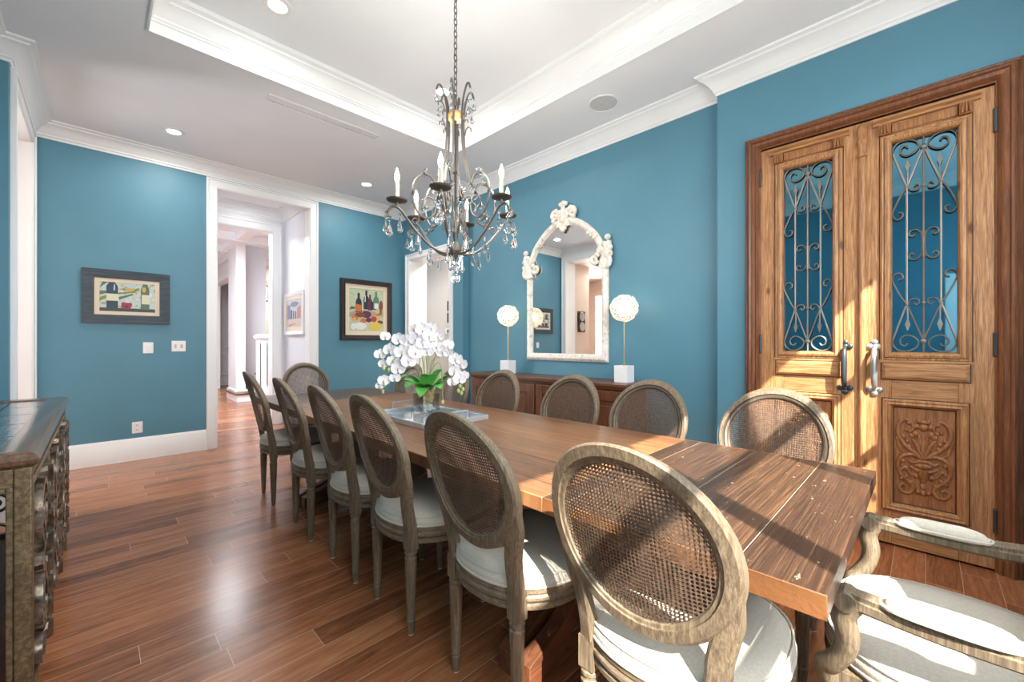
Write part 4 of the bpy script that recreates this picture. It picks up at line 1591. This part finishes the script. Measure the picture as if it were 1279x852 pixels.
fl = [(-.265, .52, -.05, .034), (-.285, .40, -.08, .036), (-.215, .43, -.09, .044), (-.16, .50, -.08, .044), (-.19, .36, -.12, .040), (-.255, .34, -.11, .030), (-.13, .42, -.12, .048), (-.09, .36, -.13, .048), (-.15, .31, -.14, .042),
      (-.05, .41, -.11, .046), (-.045, .50, -.08, .046), (-.005, .56, -.07, .046), (.035, .52, -.07, .044), (.0, .47, -.09, .044), (-.10, .49, -.06, .044), (.03, .42, -.09, .040), (-.075, .57, -.02, .034), (.045, .58, -.03, .036),
      (.085, .45, -.05, .042), (.125, .42, -.05, .044), (.155, .46, -.02, .038), (.09, .52, -.02, .034), (.21, .37, -.06, .042), (.245, .335, -.05, .040), (.20, .29, -.06, .038), (.235, .235, -.06, .040), (.19, .215, -.06, .032), (.265, .26, -.04, .030), (-.24, .235, -.15, .036), (-.265, .20, -.15, .026), (-.17, .25, -.14, .034)]
for r, z, f, s in fl:
    p = L3(r, z, f)
    d = (CAM - p).normalized() + Vector((rnd.uniform(-.4, .4), rnd.uniform(-.4, .4), rnd.uniform(-.25, .35)))
    blossom(t, p, d, s)
for r, z, f in ((.235, .155, -.04), (.255, .135, -.04), (.225, .125, -.04), (.245, .11, -.04), (-.265, .155, -.14), (-.25, .13, -.14), (-.27, .35, -.08), (-.29, .305, -.1), (-.235, .175, -.15), (-.245, .28, -.14), (-.21, .27, -.14), (.12, .05, -.05)):
    m = MB()
    p = L3(r, z + .03, f)
    m.ball(p, .011, .011, .015, 8, 6)
    m.build('flower_bud', M['bud'], t)

# ------------------------------------------------------------------ bronze scroll cabinet
t = thing('scrollwork_cabinet', 'antique bronze open scrollwork cabinet with polished slate tile top', 'cabinet', (-.345, 2.81, 0), pi / 2)
HL, HD, CT = .905, .205, .92
m = MB()
# polished moulded wooden edge
pr = [(-.085, CT - .008), (-.082, CT), (-.02, CT + .002), (-.004, CT - .006), (.004, CT - .020), (.0, CT - .034), (-.012, CT - .044), (-.085, CT - .044)]
m.loft(sweep_plan([(-HL - .01, -HD - .012), (HL + .01, -HD - .012), (HL + .01, HD), (-HL - .01, HD)], pr, closed=True, side=1), loop=True)
top = m.build('top_edge', wood('polished_edge', rgb(44, 30, 22), rgb(92, 66, 48), rgb(124, 96, 72), 'x', 2, .22, .1, coat=.4), t, angle=30)
m = MB()
n = 5
w = (2 * HL - .14) / n
for i in range(n):
    x0 = -HL + .07 + i * w
    m.box(x0 + .002, -HD + .062, CT - .03, x0 + w - .002, -.003, CT - .006).box(x0 + .002, .001, CT - .03, x0 + w - .002, HD - .07, CT - .006)
m.build('slate_tile', M['slate'], t, bevel=.003)
PW = .037
for x in (-HL, HL - PW):
    for y in (-HD, HD - PW):
        m = MB()
        m.box(x, y, .0, x + PW, y + PW, CT - .044)
        m.box(x - .006, y - .006, 0, x + PW + .006, y + PW + .006, .10)
        m.build('post', M['bronze'], t, bevel=.004)
m = MB()
for s in (-1, 1):
    xx = (s * (HL - .004), s * (HL - .034))
    x0, x1 = min(xx), max(xx)
    m.box(x0, -HD + PW, CT - .10, x1, HD - PW, CT - .044).box(x0, -HD + PW, .10, x1, HD - PW, .17)
    m.box(x0 + .004, -HD + PW, .17, x1 - .004, -HD + PW + .016, CT - .10).box(x0 + .004, HD - PW - .016, .17, x1 - .004, HD - PW, CT - .10)
    m.box(x0 + .004, -HD + PW + .016, CT - .116, x1 - .004, HD - PW - .016, CT - .10)
m.box(-HL + PW, -HD + .006, CT - .09, HL - PW, -HD + .034, CT - .044).box(-HL + PW, -HD + .006, .10, HL - PW, -HD + .034, .16)
m.box(-HL + PW, HD - .034, CT - .09, HL - PW, HD - .006, CT - .044).box(-HL + PW, HD - .034, .10, HL - PW, HD - .006, .16)
m.build('rail', M['bronze'], t, bevel=.003)
m = MB()
m.box(-HL + .05, -HD + .06, .12, HL - .05, HD - .06, .145)
m.build('bottom_shelf', M['walnut'], t, bevel=.003)


def sc(m, pts, r, y=0.0, seg=8):
    m.tube([(p[0], y, p[1]) for p in pts], r, seg)


# ironwork of the two ends
for s in (-1, 1):
    m = MB()
    X = s * (HL - .02)
    def e(p):
        return (X, p[0], p[2])
    for z0, d in ((.66, 1), (.34, -1)):
        for q in (-1, 1):
            m.tube([e(p) for p in spiral(q * .062, z0, .058, .012, 90 if q > 0 else 90, 90 + q * 500, 26)], [.010 - .004 * i / 26 for i in range(27)], 7)
            m.tube([e(p) for p in smooth_path([(q * .062, 0, z0 + .058), (q * .02, 0, z0 + .09), (0, 0, z0 + .13)], 4)], .009, 7)
            m.tube([e(p) for p in smooth_path([(q * .115, 0, z0 - .02), (q * .09, 0, z0 - .09), (q * .02, 0, z0 - .13), (0, 0, z0 - .16)], 4)], .009, 7)
    m.tube([(X, 0, .17), (X, 0, CT - .116)], .008, 7)
    for z in (.5, .79, .2):
        m.ball((X, 0, z), .022, .022, .018, 9, 6)
    m.build('end_scrollwork', M['chest_iron'], t)
# three scrollwork doors across the front: flat strap scrolls, ring loops and stacked acanthus knuckles
pw = (2 * HL - 2 * PW) / 3
for k in range(3):
    x0 = -HL + PW + pw * k
    xc = x0 + pw / 2
    Y = -HD + .006
    m = MB()
    m.box(x0 + .003, Y - .006, .165, x0 + .020, Y + .020, CT - .095).box(x0 + pw - .020, Y - .006, .165, x0 + pw - .003, Y + .020, CT - .095)
    m.box(x0 + .020, Y - .006, .165, x0 + pw - .020, Y + .020, .183).box(x0 + .020, Y - .006, CT - .113, x0 + pw - .020, Y + .020, CT - .095)
    d = m.build('door', M['bronze'], t, bevel=.004)
    hw = pw / 2 - .024

    def strap(m, pts, wd, dp, y):
        """Flat strap: wd across its edge, dp deep, standing on y."""
        P_ = [Vector((p[0], p[2])) for p in pts]
        rings = []
        for i_, p in enumerate(P_):
            tt = (P_[min(i_ + 1, len(P_) - 1)] - P_[max(i_ - 1, 0)]).normalized()
            nn = Vector((-tt.y, tt.x)) * wd
            rings.append([(p.x + nn.x, y, p.y + nn.y), (p.x + nn.x, y - dp, p.y + nn.y), (p.x - nn.x, y - dp, p.y - nn.y), (p.x - nn.x, y, p.y - nn.y)])
        m.loft(rings)
    m = MB()
    for q in (-1, 1):
        for zc, f in ((.70, 1), (.40, -1)):
            sp = spiral(hw * .50, zc, hw * .44, .03, -90 * f, (-90 + 560) * f, 34)
            strap(m, [(xc + q * p[0], 0, p[2]) for p in sp], .011, .040, Y + .018)
        strap(m, [(xc + q * p.x, 0, p.z) for p in smooth_path([(hw * .5, 0, .605), (hw * .93, 0, .55), (hw * .5, 0, .495)], 6)], .013, .042, Y + .018)
        strap(m, [(xc + q * p.x, 0, p.z) for p in smooth_path([(hw * .08, 0, .31), (hw * .7, 0, .30), (hw * .85, 0, .24), (hw * .5, 0, .20), (hw * .25, 0, .23)], 6)], .011, .038, Y + .018)
        m.torus((xc + q * hw * .5, Y - .004, .55), .042, .013, (0, 1, 0), 18, 6)
    m.build('scrollwork', M['chest_iron'], d, angle=40)
    m = MB()
    for j in range(8):
        z = .225 + .080 * j
        m.loft([[(xc + a * w_, Y - b_, z + c_) for a, b_ in ((-1, -.016), (-.6, .020), (0, .032), (.6, .020), (1, -.016))] for w_, c_ in ((.024, -.032), (.050, -.008), (.052, .012), (.028, .028))])
    m.tube([(xc, Y + .008, .18), (xc, Y + .008, CT - .11)], .012, 8)
    m.build('leaf_spine', M['chest_iron'], d, angle=30)

# ------------------------------------------------------------------ old pine double doors
def frame_mold(m, x0, x1, z0, z1, prof):
    """Mitred moulding round a rectangle: prof of (d inwards from the outer edge, y)."""
    rings = []
    for cx_, cz_, sx, sz in ((x0, z0, 1, 1), (x1, z0, -1, 1), (x1, z1, -1, -1), (x0, z1, 1, -1)):
        rings.append([(cx_ + sx * d, y, cz_ + sz * d) for d, y in prof])
    m.loft(rings, loop=True)


def leaf_door(name, label, yc, w, hinge, sunlit):
    """hinge: -1 on the viewer's left edge, 1 on the right."""
    t = thing(name, label, 'door', (XRB, yc, 0), -pi / 2, kind='structure')
    F = -.012                                   # front face of stiles and rails
    gx, g0, g1, H = .140, 1.19, 2.485, 2.655
    m = MB()
    m.box(-w / 2 + .002, F, .012, -gx, .03, H).box(gx, F, .012, w / 2 - .002, .03, H)
    m.build('stile', M['pine'], t, bevel=.003)
    m = MB()
    m.box(-gx, F, .012, gx, .03, .24).box(-gx, F, .90, gx, .03, g0).box(-gx, F, g1, gx, .03, H)
    m.box(-gx, F + .016, .24, gx, .03, .90)
    m.build('rail', M['pine_h'], t, bevel=.002)
    # moulding round the glass
    m = MB()
    frame_mold(m, -gx - .052, gx + .052, g0 - .052, g1 + .045, [(0, F + .002), (0, F - .010), (.010, F - .018), (.018, F - .016), (.022, F - .024), (.036, F - .028), (.046, F - .022), (.054, F - .006), (.056, F + .03), (0, F + .03)])
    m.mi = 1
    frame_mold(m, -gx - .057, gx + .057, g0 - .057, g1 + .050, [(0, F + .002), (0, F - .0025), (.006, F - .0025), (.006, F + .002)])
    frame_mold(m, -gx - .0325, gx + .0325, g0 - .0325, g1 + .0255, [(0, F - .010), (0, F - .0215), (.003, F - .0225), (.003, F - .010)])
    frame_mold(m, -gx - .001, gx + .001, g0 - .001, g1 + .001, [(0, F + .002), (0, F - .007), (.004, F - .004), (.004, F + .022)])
    m.build('glass_moulding', [M['pine'], M['gap_shade']], t, smooth=False)
    m = MB()
    m.box(-gx, F + .022, g0, gx, F + .030, g1)
    pane = m.build('glass_pane', M['doorglass'], t, smooth=False)
    # cornice, corner blocks and frieze above the glass
    m = MB()
    m.loft([[(x, y, z) for y, z in ((F, 2.598), (F - .016, 2.600), (F - .022, 2.612), (F - .040, 2.622), (F - .044, 2.636), (F, 2.640))] for x in (-.225, .225)])
    m.build('cornice', M['pine_h'], t, smooth=False)
    for s in (-1, 1):
        m = MB()
        x = s * .170
        m.box(x - .028, F - .026, 2.532, x + .028, F, 2.598)
        for k in (-1, 0, 1):
            m.tube([(x + k * .016, F - .028, 2.538), (x + k * .014, F - .032, 2.565), (x + k * .010, F - .028, 2.592)], .007, 6)
        m.build('corner_block', M['carve'], t, bevel=.003)
    m = MB()
    m.box(-.140, F - .008, 2.540, .140, F, 2.592)
    m.build('frieze', M['carve'], t, bevel=.004)
    # raised middle panel
    m = MB()
    m.loft([[(-.185, F, 1.025), (.185, F, 1.025), (.185, F, 1.125), (-.185, F, 1.125)], [(-.185, F - .010, 1.025), (.185, F - .010, 1.025), (.185, F - .010, 1.125), (-.185, F - .010, 1.125)],
            [(-.168, F - .020, 1.040), (.168, F - .020, 1.040), (.168, F - .020, 1.110), (-.168, F - .020, 1.110)]])
    m.box(-.198, F - .014, 1.128, .198, F, 1.142)
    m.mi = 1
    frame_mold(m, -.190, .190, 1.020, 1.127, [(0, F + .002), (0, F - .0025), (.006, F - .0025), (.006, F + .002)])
    m.build('middle_panel', [M['pine_h'], M['gap_shade']], t, smooth=False)
    # lower carved panel
    m = MB()
    frame_mold(m, -.180, .180, .222, .905, [(0, F + .002), (0, F - .012), (.010, F - .020), (.020, F - .016), (.030, F - .020), (.042, F - .006), (.050, F + .012), (0, F + .012)])
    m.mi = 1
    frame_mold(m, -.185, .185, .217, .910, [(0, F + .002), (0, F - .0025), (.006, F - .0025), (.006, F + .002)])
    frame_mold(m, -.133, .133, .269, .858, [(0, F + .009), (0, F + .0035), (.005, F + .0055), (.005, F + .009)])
    m.build('panel_moulding', [M['pine'], M['gap_shade']], t, smooth=False)
    m = MB()
    m.box(-.14, F + .008, .26, .14, F + .02, .87)
    m.build('panel_field', M['carve'], t)
    m = MB()
    zc = .565

    def q(x, z):
        return (x * .112, F + .006, zc + z * .225)
    for s in (-1, 1):
        def tb(pts, r0, r1, sub=5):
            p = smooth_path([q(s * x, z) for x, z in pts], sub)
            m.tube(p, [r0 + (r1 - r0) * i / (len(p) - 1) for i in range(len(p))], 8)
        tb([(0, -.02), (.35, .12), (.75, .32), (.98, .58), (.92, .86), (.66, .98), (.42, .88), (.40, .72), (.56, .66)], .013, .008)
        tb([(0.02, -.02), (.40, .06), (.82, -.02), (.98, -.24), (.90, -.48), (.60, -.66), (.38, -.82), (.52, -.98), (.80, -.98), (.94, -.86), (.80, -.76), (.68, -.82)], .013, .008)
        tb([(0, .0), (.20, .26), (.36, .42), (.50, .50)], .016, .005)
        tb([(0, .0), (.10, .30), (.14, .52), (.30, .70)], .012, .005)
        tb([(.98, .30), (.86, .14), (.70, .06)], .008, .004)
        tb([(1.05, .50), (.96, .30), (.78, .20)], .008, .004)
        tb([(.12, -.10), (.40, -.16), (.56, -.10)], .012, .008)
        tb([(.05, -.36), (.30, -.34), (.50, -.26)], .014, .008)
        tb([(.86, -.40), (.70, -.30), (.52, -.46), (.36, -.50)], .010, .006)
        for x, z, r in ((.30, .62, .016), (.44, .56, .014), (.26, .82, .014), (.62, .40, .011), (.78, .50, .012), (.55, .26, .012), (.30, -.50, .014), (.66, -.56, .011), (.20, -.92, .012), (.16, .96, .014), (.80, -.14, .012), (.55, .9, .012), (.66, .70, .010), (.84, -.62, .011), (.46, -.70, .010)):
            m.ball(q(s * x, z), r, .012, r * 1.2, 8, 5)
    m.tube([q(0, -.04), q(0, .26), q(0, .56)], [.012, .020, .005], 8)
    m.tube([q(0, -.32), q(0, -.62)], [.026, .014], 8)
    m.ball(q(0, -.22), .042, .014, .020)
    m.ball(q(0, -.10), .030, .014, .014)
    m.ball(q(0, -.76), .016, .012, .022)
    m.ball(q(0, -.92), .014, .012, .020)
    m.ball(q(0, .80), .022, .014, .022)
    m.ball(q(0, .94), .026, .012, .014)
    m.build('carving', M['carve'], t, angle=60)
    # wrought grille
    m = MB()
    gc, Y, R = (g0 + g1) / 2, F + .006, .0052

    def gp(x, z):
        return (x, Y, gc + z)
    for x, h in ((0, .645), (-.072, .36), (.072, .36)):
        m.tube([gp(x, -h), gp(x, h)], R if x else .006, 6)
    for v in (-1, 1):
        for s in (-1, 1):
            def g(pts, r=R, sub=5):
                m.tube(smooth_path([gp(s * x, v * z) for x, z in pts], sub), r, 6)
            g([(.085, .590), (.072, .606), (.052, .590), (.056, .560), (.085, .548), (.114, .566), (.118, .606), (.086, .634), (.045, .626), (.016, .594), (.006, .565)] if False else
              [(.068, .592), (.080, .606), (.098, .596), (.100, .566), (.076, .544), (.044, .552), (.022, .580), (.030, .616), (.070, .640), (.112, .632), (.134, .600), (.134, .565)])
            m.tube([gp(s * .134, v * .57), gp(s * .074, v * .36)], R, 6)
            m.tube([gp(s * .006, v * .56), gp(s * .070, v * .36)], R, 6)
            g([(.072, .354), (.095, .315), (.128, .235), (.137, .195), (.118, .165), (.094, .172), (.090, .198), (.108, .206)])
            g([(.070, .360), (.055, .330), (.026, .326), (.018, .348), (.030, .362), (.040, .350)], .0045)
            m.tube([gp(s * .070, v * .36), gp(s * .068, v * .46)], .0045, 6)
            m.loft([[gp(s * .068 + a, v * z) if k == 0 else gp(s * .068 + a, v * z) for k, a in ((0, -r), (0, r))] + [(s * .068 + r, Y - .005, gc + v * z), (s * .068 - r, Y - .005, gc + v * z)] for r, z in ((.003, .445), (.012, .478), (.002, .515))])
            g([(.006, .0), (.010, .06), (.030, .088), (.056, .084), (.062, .062), (.048, .050), (.038, .062)], .0048)
            m.ball(gp(s * .072, v * .357), .011, .009, .011, 8, 5)
        m.ball(gp(0, v * .578), .016, .010, .016, 8, 5)
        m.ball(gp(0, v * .350), .010, .009, .010, 8, 5)
    m.tube([gp(0, -.08), gp(0, .08)], .011, 6)
    m.build('iron_grille', M['iron'], t, angle=60)
    # pull handle
    hx = -hinge * (w / 2 - .075) if hinge < 0 else -(w / 2 - .062)
    hx = (w / 2 - .085) if hinge < 0 else -(w / 2 - .062)
    hm = M['dark_iron'] if hinge < 0 else M['pewter']
    m = MB()
    z0, z1 = .945, 1.235
    p = smooth_path([(hx, F - .004, z0 + .02), (hx, F - .035, z0 + .035), (hx, F - .048, z0 + .08), (hx, F - .050, (z0 + z1) / 2), (hx, F - .048, z1 - .08), (hx, F - .035, z1 - .035), (hx, F - .004, z1 - .02)], 5)
    m.tube(p, [.010 + .007 * sin(pi * i / (len(p) - 1)) for i in range(len(p))], 10)
    for z in (z0 + .01, z1 - .01):
        for dx, dz in ((0, 0), (-.024, 0), (.024, 0), (0, .026 if z > 1.1 else -.026)):
            m.ball((hx + dx, F - .004, z + dz), .019, .008, .019, 10, 5)
    m.build('door_handle', hm, t, angle=60)
    # hinges on the outer edge
    for z in (2.46, 1.24, .28):
        m = MB()
        x = hinge * (w / 2 - .003)
        m.tube([(x, F - .008, z - .055), (x, F - .008, z + .055)], .008, 8)
        m.ball((x, F - .008, z + .060), .009)
        m.ball((x, F - .008, z - .060), .009)
        m.build('hinge', M['dark_iron'], t)
    if hinge < 0:
        # rounded meeting post with a small capital
        m = MB()
        x = w / 2 + .002
        m.tube([(x, F - .004, .02), (x, F - .004, 2.44)], .019, 12)
        m.lathe([(.018, 2.43), (.027, 2.435), (.027, 2.45), (.020, 2.46), (.022, 2.50), (.030, 2.53), (.024, 2.545), (.028, 2.60), (.020, 2.63), (.004, 2.65)], 14, cx=x, cy=F - .004)
        m.lathe([(.026, .012), (.026, .09), (.022, .11), (.004, .115)], 12, cx=x, cy=F - .004)
        m.build('meeting_post', M['pine'], t, angle=40)
    return t


leaf_door('door_1', 'old pine door leaf with dark iron pull, sunlit nearer the mirror wall', .5775, .575, -1, True)
leaf_door('door_2', 'old pine door leaf with pale silver pull and the fully visible carved panel', .010, .560, 1, False)
m = MB()
T = Matrix.Translation((XRB, .2975, 0)) @ Matrix.Rotation(-pi / 2, 4, 'Z')
pr = [(0, 0), (0, -.022), (.008, -.034), (.018, -.030), (.024, -.048), (.036, -.062), (.046, -.056), (.052, -.044), (.070, -.040), (.078, -.046), (.086, -.036), (.094, -.022), (.100, -.020), (.100, .04), (.002, .04)]
x0, x1, z1 = -.664, .664, 2.765
rings = []
for cx_, cz_, sx, sz in ((x0, 0, 1, 0), (x0, z1, 1, -1), (x1, z1, -1, -1), (x1, 0, -1, 0)):
    rings.append([(cx_ + sx * d, y, cz_ + sz * d) for d, y in pr])
m.loft(rings, M=T)
struct(m.build('trim_10', M['casing'], smooth=False), 'wide dark brown moulded casing round the old pine doors', 'casing')
# ------------------------------------------------------------------ light
def lamp(name, typ, loc, energy, color=(1, 1, 1), **kw):
    d = bpy.data.lights.new(name, typ)
    d.energy = energy
    d.color = color
    for k, v in kw.items():
        setattr(d, k, v)
    o = bpy.data.objects.new(name, d)
    o.location = loc
    COL.objects.link(o)
    return o


SUN = Vector((.68, 1.0, -1.15)).normalized()
o = lamp('sun', 'SUN', (0, -5, 6), 18.0, (1.0, .95, .86), angle=radians(.55))
o.rotation_euler = SUN.to_track_quat('-Z', 'Y').to_euler()

wld = bpy.data.worlds.new('sky')
scene.world = wld
wld.use_nodes = True
nt = wld.node_tree
bg = nt.nodes['Background']
tc = nt.nodes.new('ShaderNodeTexCoord')
sx = nt.nodes.new('ShaderNodeSeparateXYZ')
rp = nt.nodes.new('ShaderNodeValToRGB')
rp.color_ramp.elements[0].position = .44
rp.color_ramp.elements[0].color = (.40, .39, .36, 1)
rp.color_ramp.elements[1].position = .54
rp.color_ramp.elements[1].color = (.93, .97, 1.0, 1)
mp = nt.nodes.new('ShaderNodeMapRange')
mp.inputs[1].default_value = -1
nt.links.new(tc.outputs['Generated'], sx.inputs[0])
nt.links.new(sx.outputs[2], mp.inputs[0])
nt.links.new(mp.outputs[0], rp.inputs[0])
nt.links.new(rp.outputs[0], bg.inputs[0])
bg.inputs[1].default_value = 9.5

o = lamp('side_window_portal', 'AREA', (-.86, -.595, 1.07), 1, shape='RECTANGLE', size=.5, size_y=1.9)
o.rotation_euler = (radians(90), 0, radians(-90))
o.data.cycles.is_portal = True
o = lamp('window_portal', 'AREA', ((WX0 + WX1) / 2, YN - .16, (WZ0 + WZ1) / 2), 1, shape='RECTANGLE', size=WX1 - WX0, size_y=WZ1 - WZ0)
o.rotation_euler = (radians(90), 0, 0)
o.data.cycles.is_portal = True

WARM = (1.0, .97, .93)
for x, y, z, e in ((.532, 5.29, ZC, 11), (2.516, 5.24, ZC, 11), (.879, 3.17, ZT, 6), (2.26, 3.17, ZT, 6)):
    lamp('downlight_lamp', 'AREA', (x, y, z - .016), e, WARM, shape='DISK', size=.11)
for k in range(6):
    a = radians(-140 + 60 * k)
    lamp('candle_lamp', 'POINT', (CX + .35 * cos(a), CY + .35 * sin(a), 2.29), 8.5, (1, .94, .86), shadow_soft_size=.02)
for y in (1.917, 3.405):
    lamp('blossom_lamp_light', 'POINT', (3.34, y, SH + .665), 1.1, (1, .84, .62), shadow_soft_size=.04)
# unseen area lights added to fill the neighbouring rooms, no fixtures
lamp('passage_fill', 'AREA', (1.5, 6.6, 3.22), 2.6, (1, .97, .93), shape='DISK', size=.5)
lamp('hall_fill', 'AREA', (1.0, 8.7, 3.3), 200, (.87, .94, 1), shape='DISK', size=1.6)
lamp('hall_fill', 'AREA', (4.2, 12.2, 3.3), 90, (1, .96, .9), shape='DISK', size=.8)
lamp('side_room_fill', 'AREA', (4.1, 5.3, 2.85), 30, (1, .95, .88), shape='DISK', size=.4)
lamp('kitchen_fill', 'AREA', (-2.0, 5.6, 3.0), 30, (1, .94, .86), shape='DISK', size=.8)
o = lamp('kitchen_side_fill', 'AREA', (-3.5, 6.2, 1.6), 170, (.96, .98, 1), shape='RECTANGLE', size=1.4, size_y=2.0)  # added fill aimed through the side opening; no window stands here
o.rotation_euler = (radians(90), 0, radians(-115))

# ------------------------------------------------------------------ camera
cd = bpy.data.cameras.new('camera')
cam = bpy.data.objects.new('camera', cd)
COL.objects.link(cam)
cam.location = (0, 0, 1.25)
cam.rotation_euler = (radians(90), 0, radians(-45))
cd.sensor_width = 36
cd.lens = 517 / 1279 * 36
cd.shift_y = 2 / 1279
cd.clip_start = .02
scene.camera = cam

scene.view_settings.view_transform = 'Standard'
scene.view_settings.look = 'None'
scene.view_settings.gamma = 1
scene.view_settings.use_curve_mapping = False
scene.view_settings.exposure = 0.30
scene.cycles.use_denoising = True
scene.cycles.max_bounces = 10
scene.cycles.diffuse_bounces = 6
scene.cycles.glossy_bounces = 5
scene.cycles.transmission_bounces = 8
scene.cycles.transparent_max_bounces = 24
scene.cycles.sample_clamp_indirect = 8.0
scene.cycles.caustics_reflective = False
scene.cycles.caustics_refractive = False
